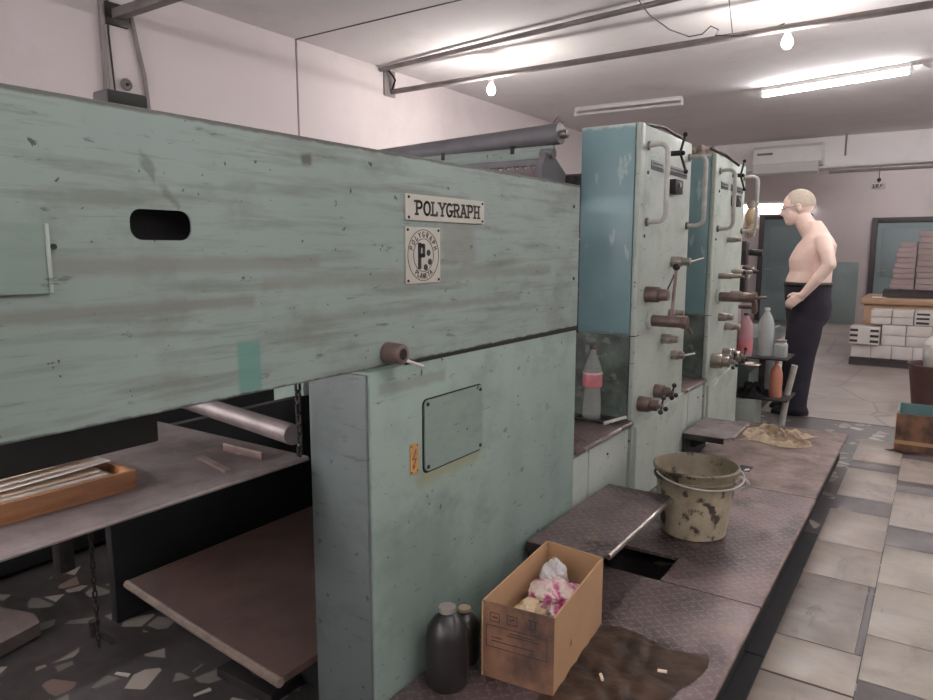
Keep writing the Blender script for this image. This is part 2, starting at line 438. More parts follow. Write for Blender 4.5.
# ---- stroke lettering, drawn as thin raised strips
def A_(cx, cy, rx, ry, a0, a1, n=12):
    return [(cx+rx*math.cos(math.radians(a0+(a1-a0)*i/n)), cy+ry*math.sin(math.radians(a0+(a1-a0)*i/n))) for i in range(n+1)]
GL = {
 'P': ([[(.15, 0), (.15, 1)], [(.15, 1), (.45, 1)]+A_(.45, .74, .27, .26, 90, -90)+[(.15, .48)]], [(.15, 0), (.07, 1)]),
 'O': ([A_(.42, .5, .35, .5, 0, 360, 24)], []),
 'L': ([[(.17, 1), (.17, 0), (.68, 0), (.68, .25)]], [(.17, 1), (.1, 0)]),
 'Y': ([[(.08, 1), (.42, .48), (.76, 1)], [(.42, .48), (.42, 0)]], [(.08, 1), (.76, 1), (.42, 0)]),
 'G': ([A_(.42, .5, .35, .5, 50, 330, 20)+[(.74, .42), (.46, .42)]], [(.74, .42)]),
 'R': ([[(.15, 0), (.15, 1)], [(.15, 1), (.45, 1)]+A_(.45, .76, .25, .24, 90, -90)+[(.15, .52)], [(.42, .52), (.72, 0)]], [(.15, 0), (.74, 0), (.07, 1)]),
 'A': ([[(.08, 0), (.42, 1), (.76, 0)], [(.2, .33), (.64, .33)]], [(.08, 0), (.76, 0), (.36, 1)]),
 'H': ([[(.15, 0), (.15, 1)], [(.7, 0), (.7, 1)], [(.15, .5), (.7, .5)]], [(.15, 0), (.15, 1), (.7, 0), (.7, 1)]),
 'N': ([[(.15, 0), (.15, 1), (.7, 0), (.7, 1)]], []),
 'E': ([[(.68, 1), (.15, 1), (.15, 0), (.68, 0)], [(.15, .5), (.58, .5)]], []),
 'T': ([[(.05, 1), (.78, 1)], [(.42, 1), (.42, 0)]], []),
 '1': ([[(.2, .75), (.42, 1), (.42, 0)]], [(.42, 0)]),
}
def strokes(mb, lines, w, place, d, m=None):
    """lines of 2D points -> strips of width w; place(u, v, depth) -> 3D"""
    def quad(P):
        b = bmesh.new(); lo = [b.verts.new(place(u, v, 0)) for u, v in P]; hi = [b.verts.new(place(u, v, d)) for u, v in P]
        b.faces.new(hi); b.faces.new(lo[::-1])
        for i in range(len(P)): b.faces.new((lo[i], lo[(i+1) % len(P)], hi[(i+1) % len(P)], hi[i]))
        bmesh.ops.recalc_face_normals(b, faces=b.faces)
        mb._merge(b, mb._mi(m))
    for L in lines:
        for a, b_ in zip(L, L[1:]):
            dx, dy = b_[0]-a[0], b_[1]-a[1]; l = math.hypot(dx, dy)
            if l < 1e-6: continue
            nx, ny = -dy/l*w/2, dx/l*w/2; ex, ey = dx/l*w*.3, dy/l*w*.3
            quad([(a[0]-ex+nx, a[1]-ey+ny), (a[0]-ex-nx, a[1]-ey-ny), (b_[0]+ex-nx, b_[1]+ey-ny), (b_[0]+ex+nx, b_[1]+ey+ny)])
def word(mb, text, place, u0, v0, adv, h, w, serif=0, d=.0008, wide=.84, m=None):
    for i, ch in enumerate(text):
        if ch == ' ': continue
        L, S = GL[ch]; k = adv*.98/ .9
        f = lambda p: (u0+i*adv+p[0]*k, v0+p[1]*h)
        strokes(mb, [[f(p) for p in l] for l in L], w, place, d, m)
        if serif:
            strokes(mb, [[(f(p)[0]-serif, f(p)[1]), (f(p)[0]+serif, f(p)[1])] for p in S], w*.8, place, d, m)

# ================================================================== SETTING
make('floor', B(-4.1, 6.3, -3.2, 14.2, -.12, 0, m='terrazzo'), kind='structure')
fl = MB()
rowsA = [(1.0, 1.65, 'marble2'), (1.65, 2.19, 'marble'), (2.20, 2.445, 'marble2'), (2.45, 3.0, 'marble3'), (3.005, 3.385, 'marble'), (3.39, 3.86, 'marble'),
         (3.865, 4.10, 'tile_dark'), (4.105, 4.67, 'marble'), (4.675, 4.86, 'tile_dark'), (4.865, 5.45, 'marble')]
rowsB = [(.9, 1.7, 'marble'), (1.705, 2.30, 'tile_dark'), (2.305, 2.605, 'marble2'), (2.61, 3.06, 'marble2'), (3.065, 3.49, 'marble2'), (3.495, 3.76, 'tile_dark'), (3.765, 4.33, 'marble'),
         (4.335, 4.56, 'tile_dark'), (4.565, 5.07, 'marble'), (5.075, 5.3, 'tile_dark'), (5.305, 5.9, 'marble')]
for y0, y1, m in rowsA:
    if 2.4 < y0 < 2.5: fl.box(-.372, -.137, y0, y1, 0, .004, .0012, m); fl.box(-.134, -.116, y0, y1, 0, .004, .0012, 'tile_dark')
    else: fl.box(-.372, -.116, y0, y1, 0, .004, .0012, m)
for cx in range(5):
    for y0, y1, m in rowsB:
        fl.box(-.112+cx*.5, .384+cx*.5, y0+.21*cx % .3, y1+.21*cx % .3 if False else y1, 0, .004, .0012, m) if cx == 0 else fl.box(-.112+cx*.5, .384+cx*.5, y0, y1, 0, .004, .0012, m)
fl.box(-1.9, 6.1, 5.95, 14.0, 0, .004, 0, 'slabs')
make('floor', fl, kind='structure')
make('ceiling', B(-4.1, 6.3, -3.2, 14.2, 2.8, 2.95), 'ceiling', kind='structure')
make('wall_left', B(-4.1, -3.98, -3.2, 14.2, 0, 2.8), 'wall', kind='structure')
make('wall_right', B(6.2, 6.3, -3.2, 14.2, 0, 2.8), 'wall', kind='structure')
make('wall_near', B(-3.98, 6.2, -3.2, -3.1, 0, 2.8), 'wall', kind='structure')
make('wall_far', B(-3.98, 6.2, 14.0, 14.1, 0, 2.8), 'wall_far', kind='structure')
make('trim_1', B(-3.98, 6.2, 10.72, 11.05, 2.40, 2.8, .01), 'ceiling', kind='structure')
# painted dado patches on the far wall
make('trim_2', MB().box(-2.0, -1.2, 13.985, 14.0, 0, 1.09, .002), 'teal_wall', kind='structure')
# ceiling panel joints
make('trim_3', B(-3.98, 6.2, 3.70, 3.712, 2.797, 2.8), 'frame_dark', kind='structure')
make('trim_4', B(-3.98, -3.975, 3.70, 3.712, 1.2, 2.8), 'pipe', kind='structure')
# doors
def door(n, x0, x1, zt, panel_z, open_=False):
    fr = MB(); w = .085
    fr.box(x0, x0+w, 13.93, 14.0, 0, zt, .004).box(x1-w, x1, 13.93, 14.0, 0, zt, .004).box(x0+w, x1-w, 13.93, 14.0, zt-w, zt, .004)
    d = make('door_%d' % n, fr, 'frame_dark', kind='structure')
    lf = MB().box(x0+w+.004, x1-w-.004, 13.95, 13.99, 0.01, zt-w-.004)
    for a, b in panel_z: lf.box(x0+w+.09, x1-w-.09, 13.942, 13.952, a, b, .004)
    make('door_leaf', lf, 'door_teal', d)
    make('door_handle', MB().cyl((x0+w+.06, 13.95, .95), (x0+w+.06, 13.89, .95), .01).cyl((x0+w+.055, 13.90, .95), (x0+w+.16, 13.90, .95), .009), 'steel', d)
door(1, -1.045, .45, 1.845, [(.1, .75), (.85, 1.65)])
door(2, -2.86, -1.98, 1.94, [(.1, .50), (.58, 1.02), (1.10, 1.72)])

# ================================================================== PIPES, CABLES, LAMPS
def pipe(pts, r, label, name='ceiling_pipe', mat='pipe', cat='pipe', fl_=None, br=()):
    t = thing(name, pts[0], label, cat)
    make('pipe_run', MB().tube(pts, r, 12), mat, t)
    for x, y, z in br:
        make('bracket', MB().box(x-.012, x+.012, y-.02, y+.02, z, 2.8 if z > 2.3 else z+.05), 'pipe', t)
    return t
pipe([(-3.97, 4.75, 2.62), (6.19, 4.75, 2.62)], .022, 'thick grey pipe hung below the ceiling that both light bulbs hang from',
     br=[(1.2, 4.75, 2.63), (4.5, 4.75, 2.63)])
pipe([(-3.97, 4.62, 2.775), (-2.6, 4.44, 2.765), (-1.0, 4.28, 2.77), (6.19, 4.1, 2.77)], .018, 'sagging grey pipe tight against the ceiling in front of the bulb pipe')
t = thing('wall_bracket', (-3.96, 4.72, 2.6), 'small dark angle bracket on white wall where the bulb pipe ends', 'bracket')
make('plate', MB().box(-3.98, -3.965, 4.66, 4.80, 2.58, 2.79, .002), 'pipe', t)
make('hook', MB().tube([(-3.95, 4.70, 2.78), (-3.92, 4.71, 2.74), (-3.9, 4.72, 2.70), (-3.93, 4.73, 2.66), (-3.95, 4.74, 2.63)], .008, 6), 'iron', t)
t = thing('cable_tray', (-3.97, 2.33, 2.58), 'grey square cable tray sticking out from white wall above the press', 'cable tray')
make('channel', MB().box(-3.98, 2.6, 2.32, 2.38, 2.585, 2.635, .004), 'pipe', t)
make('end_bracket', MB().box(-3.98, -3.955, 2.28, 2.42, 2.55, 2.67, .004), 'steel_dark', t)
make('wire', MB().tube([(-3.97, 2.26, 2.8), (-3.9, 2.30, 2.68), (-3.8, 2.33, 2.66), (-3.72, 2.36, 2.68), (-3.6, 2.36, 2.65)], .006, 6), 'cable', t)
make('wall_pipe', MB().tube([(-3.955, 2.262, 2.8), (-3.955, 2.262, .0)], .016, 10), 'pipe', label='grey vertical pipe on white wall beside the thin black cable', cat='pipe')
make('wall_cable', MB().tube([(-3.965, 2.31, 2.8), (-3.965, 2.30, 2.5), (-3.965, 2.315, 2.2), (-3.965, 2.31, 1.5)], .006, 6), 'cable', label='thin black cable running down the white wall', cat='cable')
make('wall_conduit', MB().tube([(-3.963, 2.44, 2.62), (-3.963, 2.46, 2.5), (-3.963, 2.50, 2.3), (-3.963, 2.515, 2.1), (-3.963, 2.52, 1.4)], .013, 8), 'pipe', label='curved pale conduit on white wall below the cable tray end', cat='conduit')
t = thing('wall_socket', (-3.97, 2.386, 2.24), 'round grey wall socket between the wall pipes above the dark block', 'socket')
make('cover', MB().lathe((0, 0, 0), [(0, .0), (.034, 0), (.036, .006), (.026, .02), (.022, .012), (0, .012)], 24), 'pipe', t)
c = t.children[0]; c.rotation_euler = (0, PI/2, 0); c.location = (0, 0, 0)
for v in c.data.vertices: v.co += V((-3.97, 2.386, 2.24))
make('screw', C((-3.965, 2.386, 2.24), (-3.945, 2.386, 2.24), .009, seg=12), 'iron', t)

def bulb(x, y, z, label):
    t = thing('light_bulb', (x, y, z), label, 'light bulb', 'bare bulbs under the ceiling pipe')
    make('glass_bulb', MB().lathe((x, y, z), [(0, -.052), (.018, -.048), (.031, -.03), (.033, -.012), (.026, .012), (.015, .03), (.0135, .035)], 20), 'bulb', t)
    make('socket', MB().lathe((x, y, z), [(0, .034), (.017, .034), (.019, .07), (.008, .082), (0, .082)], 16), 'plastic_white', t)
    make('cord', MB().tube([(x, y, z+.08), (x+.003, y-.01, 2.6), (x, y-.02, 2.645)], .003, 6), 'cable', t)
    L = bpy.data.lights.new('bulb_light', 'POINT'); L.energy = BULB; L.color = (1, .95, .92); L.shadow_soft_size = .035
    o = bpy.data.objects.new('bulb_light', L); COL.objects.link(o); o.parent = t; o.location = (0, 0, -.075)
    return t
BULB = 19
bulb(-3.0, 4.79, 2.54, 'lit bare bulb hanging over the rollers behind the long press housing')
bulb(-.885, 4.79, 2.56, 'lit bare bulb hanging near the long lit fluorescent tube')
# cable loops on the bulb pipe
make('loose_cable', MB().tube([(-1.63, 4.2, 2.79), (-1.60, 4.36, 2.72), (-1.54, 4.58, 2.675), (-1.46, 4.72, 2.655), (-1.38, 4.73, 2.66), (-1.33, 4.73, 2.70), (-1.28, 4.73, 2.67), (-1.30, 4.73, 2.64), (-1.15, 4.73, 2.61), (-1.0, 4.74, 2.62), (-.9, 4.76, 2.65)], .004, 6), 'cable',
     label='loose dark cable looping from ceiling along the bulb pipe', cat='cable')
make('loose_cable', MB().tube([(-1.15, 4.4, 2.79), (-1.18, 4.6, 2.72), (-1.2, 4.75, 2.64)], .003, 6), 'cable', label='thin hanging wire dropping from the ceiling onto the bulb pipe', cat='cable')

def batten(p0, p1, lit, label, drop=.05, shade=False, group='fluorescent lamps on the ceiling'):
    p0, p1 = V(p0), V(p1); d = (p1-p0); L = d.length; ang = math.atan2(d.y, d.x)
    t = thing('fluorescent_lamp', (p0+p1)/2, label, 'fluorescent lamp', group)
    mt = Matrix.Translation((p0+p1)/2) @ Matrix.Rotation(ang, 4, 'Z')
    make('lamp_body', MB().box(-L/2, L/2, -.03, .03, .005, .045, .004, mtx=mt), 'plastic_white', t)
    for s in (-1, 1): make('end_holder', MB().box(s*L/2-.012, s*L/2+.012, -.018, .018, -.045, .02, .004, mtx=mt), 'plastic_white', t)
    a, b = mt @ V((-L/2+.01, 0, -.028)), mt @ V((L/2-.01, 0, -.028))
    make('fluorescent_tube', C(a, b, .014, seg=14), 'tube' if lit else 'plastic_white', t)
    if shade:
        make('reflector', MB().box(-L/2-.02, L/2+.06, .035, .24, .03, .036, 0, mtx=mt), 'plastic_white', t)
    return t
batten((-1.52, 7.2, 2.755), (-.33, 6.93, 2.755), True, 'long lit fluorescent tube under the ceiling beyond the second bulb', shade=True)
batten((-3.37, 7.08, 2.755), (-2.25, 7.13, 2.755), False, 'unlit twin batten lamp on ceiling above the tall printing towers')
batten((-3.2, 13.96, 2.13), (-2.0, 13.96, 2.13), True, 'lit fluorescent tube on the far wall above the teal door behind the man')
for k, (a, b, lab) in enumerate((((.5, .6, 2.62), (.5, 1.8, 2.62), 'added unseen fluorescent tube over the aisle beside the press housing'), ((.9, -2.2, 2.62), (.9, -1.0, 2.62), 'added unseen fluorescent tube near the back of the aisle'),  # unseen tubes added around the room to raise its brightness
        ((-3.2, -1.4, 2.62), (-2.0, -1.4, 2.62), 'added unseen fluorescent tube behind the near end of the press'), ((4.4, -1.8, 2.62), (4.4, -.6, 2.62), 'added unseen fluorescent tube by the near wall across the room'),
        ((4.4, 2.0, 2.62), (4.4, 3.2, 2.62), 'added unseen fluorescent tube across the room from the press housing'), ((3.6, 6.0, 2.62), (3.6, 7.2, 2.62), 'added unseen fluorescent tube across the room from the far tower'),
        ((-1.0, 12.6, 2.62), (.2, 12.6, 2.62), 'added unseen fluorescent tube beyond the ceiling beam'), ((1.3, 6.8, 2.62), (1.3, 8.0, 2.62), 'added unseen fluorescent tube over the aisle near the pallets'), ((.7, 5.0, 2.62), (.7, 6.2, 2.62), 'added unseen fluorescent tube over the open teal lined carton'),
        ((-3.94, -1.6, 1.85), (-3.94, -.4, 1.85), 'added unseen fluorescent tube low on the left wall behind the table'), ((-2.6, -3.06, 1.5), (-1.4, -3.06, 1.5), 'added unseen fluorescent tube low on the near wall'), ((-3.94, .1, 1.32), (-3.94, 1.3, 1.32), 'added unseen fluorescent tube on the left wall behind the press housing'),
        ((-1.2, -2.4, 2.62), (0, -2.4, 2.62), 'added unseen fluorescent tube along the near wall'), ((1.8, 9.0, 2.62), (1.8, 10.2, 2.62), 'added unseen fluorescent tube over the pallets at the far end'), ((2.2, 3.6, 2.62), (2.2, 4.8, 2.62), 'added unseen fluorescent tube over the marble aisle'))):
    t = batten(a, b, True, lab)
    for f_ in ((.2, .8) if a[2] > 2 else ()):
        q = V(a).lerp(V(b), f_); make('hanger_rod', C((q.x, q.y, 2.66), (q.x, q.y, 2.8), .006, seg=8), 'pipe', t)
t = batten((-2.0, -.12, 1.42), (-1.35, -.12, 1.42), True, 'added short fill lamp hung over the open end of the delivery table', group='added fill lamps')  # out-of-view lamp added to brighten the paper sheets
for x in (-1.9, -1.45): make('hanger_cord', C((x, -.12, 1.46), (x, -.12, 2.8), .004, seg=8), 'cable', t)
# air conditioner, beam pipes, hanging sign
t = thing('air_conditioner', (-1.84, 10.6, 2.31), 'white air conditioner unit on the ceiling beam with small grey badge', 'air conditioner')
make('body', MB().prism([(10.42, 2.47), (10.42, 2.66), (10.46, 2.70), (10.72, 2.70), (10.72, 2.42), (10.50, 2.42)], 'x', -2.27, -1.42), 'plastic_white', t)
make('front_flap', MB().prism([(10.415, 2.47), (10.50, 2.415), (10.56, 2.32), (10.55, 2.31), (10.47, 2.34), (10.40, 2.46)], 'x', -2.27, -1.46), 'plastic_white', t)
make('badge', B(-2.22, -2.02, 10.414, 10.42, 2.575, 2.605), 'grey_plate', t)
pipe([(-1.35, 10.68, 2.33), (6.19, 10.68, 2.345)], .02, 'pale pipe under the ceiling beam near the air conditioner')
pipe([(-3.9, 10.66, 2.43), (-1.4, 10.66, 2.40), (6.19, 10.66, 2.415)], .016, 'thin grey pipe along the lower face of the ceiling beam', mat='ceiling')
pipe([(-1.16, 10.55, 2.8), (-1.16, 10.55, 2.52)], .012, 'short vertical pipe on ceiling beam beside the air conditioner', name='drop_pipe')
t = thing('hanging_sign', (-.85, 12, 2.19), 'small pale sign with dark marks hanging from the ceiling above the far teal door', 'sign')
make('board', B(-.945, -.77, 11.99, 12.0, 2.18, 2.262, .003), 'wall', t)
make('hanger', MB().tube([(-.857, 11.995, 2.8), (-.857, 11.995, 2.26)], .006, 6).ball((-.857, 11.995, 2.31), .028), 'cable', t)
mk = MB()
strokes(mk, [[(-.925, 2.20), (-.915, 2.245)], [(-.925, 2.20), (-.90, 2.20)], [(-.885, 2.20), (-.885, 2.245), (-.86, 2.245), (-.862, 2.222), (-.885, 2.222), (-.86, 2.20)], [(-.84, 2.20), (-.83, 2.245), (-.80, 2.245)], [(-.83, 2.222), (-.81, 2.222)]],
        .011, lambda u, v, d: (u, 11.99-d, v), .001)
make('lettering', mk, 'ink', t)

# ================================================================== DELIVERY OF THE PRESS
D = thing('press_delivery', (-1.08, 1.2, 0), 'long worn green press housing on a cabinet, with two white maker signs', 'printing press delivery')
p = MB()
p.prism([(.40, 1.027), (2.318, 1.027), (2.318, 1.525), (.40, 1.525)], 'x', -1.084, -1.08, hole=rrect(.640, .752, 1.316, 1.366, .02, 6))
make('housing_side_panel', p, 'housing', D, smooth=25)
make('housing_roof', B(-2.3, -1.085, .98, 2.318, 1.505, 1.523, .003), 'housing', D)
make('chassis_and_dark_sheet', MB().box(-1.24, -1.19, .42, .735, .945, 1.06, .004).box(-1.16, -1.14, .42, 2.2, 1.10, 1.48), 'black', D)  # chassis block, plus added black sheet so the hole reads dark
make('far_side_panel', B(-2.32, -2.30, .98, 2.318, 1.03, 1.523, .003), 'housing', D)
cab = make('lower_cabinet', MB().box(-1.276, -1.08, 1.2, 2.318, .0, 1.018, .006), 'cabinet', D)
make('end_plate', MB().box(-1.274, -1.086, 1.190, 1.2, .01, 1.012, .003).cyl((-1.262, 1.192, .352), (-1.262, 1.184, .352), .008, seg=12), 'end_paint', cab)
make('far_cabinet', B(-2.5, -2.302, 2.12, 2.318, 0, 1.018, .006), 'cabinet', D)
h = make('access_hatch', MB().prism(rrect(1.402, 1.675, .726, .915, .014, 5), 'x', -1.0795, -1.074), 'hatch', D)
make('hatch_gap', MB().prism(rrect(1.396, 1.679, .720, .919, .018, 5), 'x', -1.0799, -1.0785, hole=rrect(1.4025, 1.6745, .7265, .9145, .0135, 5)), 'black', h)
for y, z in ((1.413, .905), (1.663, .903), (1.413, .738), (1.663, .738)):
    make('screw', C((-1.074, y, z), (-1.0715, y, z), .0052, seg=12), 'iron', h)
h2 = make('small_cover_plate', MB().prism(rrect(.41, .512, 1.238, 1.338, .005, 3), 'x', -1.0795, -1.073), 'hatch', D)
make('ridge', MB().box(-1.0735, -1.070, .506, .512, 1.238, 1.338, .0015), 'unit_green', h2)
make('screw', C((-1.08, .52, 1.305), (-1.0765, .52, 1.305), .004, seg=12), 'iron', h2)
# ---- name plate
pl = make('name_plate', MB().prism(rrect(1.334, 1.684, 1.372, 1.4345, .002, 2), 'x', -1.0795, -1.076), 'plate_white', D, label='white maker plate reading POLYGRAPH')
lt = MB(); side = lambda u, v, d: (-1.076+d, u, v)
word(lt, 'POLYGRAPH', side, 1.372, 1.387, .0323, .031, .0062, serif=.0062)
make('lettering', lt, 'ink', pl)
for y, z in ((1.346, 1.427), (1.346, 1.379), (1.674, 1.427), (1.674, 1.379)): make('screw', C((-1.076, y, z), (-1.074, y, z), .0035, seg=10), 'iron', pl)
for y, z in ((2.27, 1.45), (2.28, 1.20)): make('screw', C((-1.08, y, z), (-1.0775, y, z), .006, seg=10), 'iron', D)
# ---- emblem plate
em = make('emblem_plate', MB().prism(rrect(1.333, 1.474, 1.218, 1.356, .003, 2), 'x', -1.0795, -1.076), 'plate_white', D, label='square white emblem plate with a black letter and dots in rings')
e = MB(); cy, cz = 1.4035, 1.287
def ring(r, w): strokes(e, [A_(cy, cz, r, r, 0, 360, 48)], w, side, .0008)
ring(.063, .0014); ring(.0405, .0014)
strokes(e, [[(cy-.0165, cz-.030), (cy-.0165, cz+.027)]], .0125, side, .001)
strokes(e, [[(cy-.0150, cz+.0235), (cy+.0005, cz+.0235), (cy+.0005, cz-.0005), (cy-.0150, cz-.0005)]], .0105, side, .001)
for a, b in ((.0200, .006), (.0255, -.0165), (.0080, -.0300)): e.cyl((-1.076, cy+a, cz+b), (-1.075, cy+a, cz+b), .0078, seg=20)
def ringword(text, a0, a1, r, h, flip):
    for i, ch in enumerate(text):
        a = math.radians(a0+(a1-a0)*i/(len(text)-1))
        ru = (math.sin(a), -math.cos(a)) if not flip else (-math.sin(a), math.cos(a))   # reading direction
        up = (math.cos(a), math.sin(a)) if not flip else (-math.cos(a), -math.sin(a))
        f = lambda p: (cy+math.cos(a)*r+ru[0]*(p[0]-.42)*h*.9+up[0]*(p[1]-.5)*h, cz+math.sin(a)*r+ru[1]*(p[0]-.42)*h*.9+up[1]*(p[1]-.5)*h)
        strokes(e, [[f(p) for p in l] for l in GL[ch][0]], .0018, side, .0008)
ringword('POLYGRAPH', 160, 20, .0515, .0125, False)
ringword('PLANETA', 235, 305, .0515, .0125, True)
make('emblem', e, 'ink', em)
for y, z in ((1.341, 1.349), (1.466, 1.349), (1.341, 1.225), (1.466, 1.225)): make('screw', C((-1.076, y, z), (-1.0742, y, z), .0035, seg=10), 'iron', em)
# ---- warning plate
w = make('warning_plate', MB().prism(rrect(1.343, 1.376, .733, .812, .002, 2), 'x', -1.0795, -1.077), 'yellow', D, label='yellow plate with a red lightning bolt')
z_ = MB(); strokes(z_, [[(1.366, .795), (1.352, .772), (1.366, .772), (1.353, .747)]], .0035, lambda u, v, d: (-1.077+d, u, v), .0008)
strokes(z_, [[(1.353, .747), (1.3535, .757)], [(1.353, .747), (1.361, .752)]], .003, lambda u, v, d: (-1.077+d, u, v), .0008)
make('lightning_symbol', z_, 'red_ink', w)
for z in (.806, .739):
    for y in (1.348, 1.371): make('screw', C((-1.077, y, z), (-1.0758, y, z), .002, seg=8), 'iron', w)
# ---- clamp knob with its rod
kn = make('clamp_knob', MB().cyl((-1.08, 1.262, 1.058), (-1.032, 1.262, 1.058), .026, .024, 24, bev=.003).lathe((0, 0, 0), [(0, 0)], 8) if False else C((-1.08, 1.262, 1.058), (-1.030, 1.262, 1.058), .0265, .0235, 24, bev=.003), 'steel_brown', D)
make('hub', MB().cyl((-1.031, 1.262, 1.058), (-1.0295, 1.262, 1.058), .0135, seg=20), 'iron', kn)
make('rod', C((-1.045, 1.272, 1.045), (-1.008, 1.312, 1.024), .0042, seg=10), 'rail', kn)
make('gap_wedge', MB().prism([(1.33, 1.0185), (2.316, 1.013), (2.316, 1.0285), (1.33, 1.0265)], 'x', -1.0815, -1.0793), 'black', D)
# ---- feed table beneath the housing
tb = make('delivery_table', MB().box(-2.28, -1.285, .12, 1.19, .776, .788, .002).box(-2.28, -1.285, .12, .14, .73, .776), 'table_steel', D, label='brown stained metal delivery table')
make('table_lip', MB().tube([(-1.286, .12, .781), (-1.286, 1.19, .781)], .0065, 8), 'table_steel', tb)
make('sheet_stop', MB().box(-1.50, -1.35, 1.10, 1.106, .788, .808, .001).prism([(-1.50, 1.02), (-1.34, .985), (-1.33, 1.0), (-1.49, 1.035)], 'z', .788, .794), 'steel_brown', tb)
make('tie_tube', MB().cyl((-2.3, 1.42, .80), (-1.39, 1.24, .815), .028, seg=20), 'table_steel', D)
def chain(pts, r, n):
    mb = MB(); pts = [V(q) for q in pts]; a, b = pts
    for i in range(n):
        c = a.lerp(b, (i+.5)/n); L = (b-a).length/n
        for s in (-1, 1): 
            o = V((r, 0, 0)) if i % 2 else V((0, r, 0))
            mb.cyl(c+o*s*.8-V((0, 0, L*.4)), c+o*s*.8+V((0, 0, L*.4)), r*.42, seg=6)
        mb.ball(c+V((0, 0, L*.5)), r*.75, u=8, w=6).ball(c-V((0, 0, L*.45)), r*.6, u=8, w=6)
    return mb
make('drive_chain', chain([(-1.268, 1.150, 1.04), (-1.268, 1.150, .80)], .008, 9), 'iron', D)
make('lift_chain', chain([(-1.80, .90, .77), (-1.80, .90, .24)], .006, 26), 'steel_dark', D)
make('chain_guide', MB().cyl((-1.86, .92, .245), (-1.86, .92, .29), .013, seg=16).box(-1.86, -1.79, .93, .94, .235, .25), 'steel_dark', D)
make('frame_post', MB().box(-1.93, -1.89, .86, .90, .44, .776, .003).prism([(-1.93, .776), (-2.05, .776), (-1.93, .67)], 'y', .87, .88), 'steel_dark', D, label='dark frame post')
make('light_block_wall', MB().box(-2.34, -2.30, 1.22, 2.318, .0, .66, .004).box(-2.30, -1.28, 2.16, 2.30, 0, .70, .004), 'machine_dark', D)  # dark walls added to block light beneath the table
t = thing('dark_backing_box', (-3.1, 1, 0), 'added dark box behind the press that blackens the space under the table', 'cabinet')  # dark box added so the space under the table reads black
make('backing_body', MB().box(-3.6, -2.98, -1.0, 3.0, .02, .60, .01), 'machine_dark', t)
make('backing_lid', MB().box(-3.62, -2.96, -1.02, 3.02, .60, .63, .006), 'steel_dark', t)
# ---- pile board and lift
pb = thing('pile_board', (-1.7, 1.5, .2), 'brown wooden pile board lying low beneath the delivery housing', 'board')
make('board', MB().prism([(-2.12, 1.17), (-1.300, 1.09), (-1.300, 2.08), (-2.12, 2.12)], 'z', .212, .232), 'board_wood', pb)
make('board_rim', MB().tube([(-2.12, 1.165, .222), (-1.71, 1.122, .221), (-1.296, 1.085, .222)], .013, 8).tube([(-2.12, 1.165, .222), (-2.12, 2.12, .222)], .010, 8), 'board_edge', pb)
make('cross_beam', MB().box(-2.05, -1.32, 1.25, 1.33, .15, .21, .004).box(-2.05, -1.32, 1.85, 1.93, .15, .21, .004), 'machine_dark', pb)
t = thing('lift_base', (-1.7, 1.6, 0), 'black iron lift base with pedals standing beneath the brown pile board', 'lift base')
make('plinth', MB().box(-2.0, -1.34, 1.35, 2.0, 0, .15, .01), 'machine_dark', t)
make('pedestal', MB().cyl((-1.62, 1.3, 0), (-1.62, 1.3, .1), .05, .03, 16).box(-1.75, -1.5, 1.22, 1.34, 0, .03, .004), 'iron', t)
# ---- wooden plank and litter on the terrazzo floor
make('wooden_plank', MB().prism([(-2.92, .64), (-2.40, .86), (-2.44, 1.03), (-2.52, 1.05), (-2.93, .92)], 'z', .005, .05), 'plank', label='short grey wooden plank lying on the dark terrazzo floor', cat='plank')
for i, (x, y, a, lab) in enumerate(((-2.02, 1.05, .3, 'white paper scrap on terrazzo beside the dark frame post'), (-1.72, 1.12, 1.2, 'torn paper scrap on floor below the front edge of the pile board'),
                                (-1.62, 1.17, .2, 'small pale scrap on floor beside the lift pedestal'))):
    c_, s_ = math.cos(a), math.sin(a)
    make('paper_scrap', MB().prism([(x, y), (x+.05*c_, y+.05*s_), (x+.045*c_-.014*s_, y+.05*s_+.014*c_), (x-.01*s_, y+.01*c_)], 'z', .001, .004), 'plate_white', label=lab, cat='paper scrap', group='paper scraps under the press')
# ---- wooden tray with sheets
T = thing('wooden_tray', (-1.55, .5, .788), 'brown wooden tray of paper sheets on the delivery table', 'tray')
RT = Matrix.Translation((-1.408, .812, .789)) @ Matrix.Rotation(math.radians(-2), 4, 'Z')
make('tray_base', MB().box(-.27, -.0, -.62, 0, 0, .006, 0, mtx=RT), 'tray_wood', T)
for a in ((-.012, 0, -.62, 0), (-.27, -.258, -.62, 0), (-.258, -.012, -.012, 0), (-.258, -.012, -.62, -.608)):
    make('tray_side', MB().box(*a, .006, .041, .0015, mtx=RT), 'tray_wood', T)
for i in range(8):
    dx = .02+.006*(i % 3)+.022*i*.35; lift = .004+i*.0052; yend = -.022-.010*((i*5) % 4)
    curl = (.0, .0, .004, .002, .010, .006, .016, .022, .030)[i]
    x1, x0 = -.014-.012*i, -.25-(.004*i if i > 6 else 0)
    x0 = max(x0, -.254)
    def fn(u, v, lift=lift, yend=yend, curl=curl, x0=x0, x1=x1, i=i):
        y = -.60+(.60+yend)*v
        z = .022+lift*.95+curl*max(0, v-.35)**2*1.9+.003*math.sin(3*v+i)*v
        if i > 6 and v > .8: x = x0+(x1-x0)*u-.04*(v-.8)*u
        else: x = x0+(x1-x0)*u
        return RT @ V((x, y, z))
    make('paper_sheet', MB().grid(fn, 3, 14, .0012), 'paper' if i % 3 else 'paper2',
         label='curling white paper sheet lying in the wooden tray', cat='paper sheet', group='paper sheets in the wooden tray')
# ---- dark block on the housing roof
make('dark_block', MB().box(-1.125, -1.081, .618, .686, 1.524, 1.546, .005), 'black', label='small dark brown block lying on top of the press housing', cat='block')

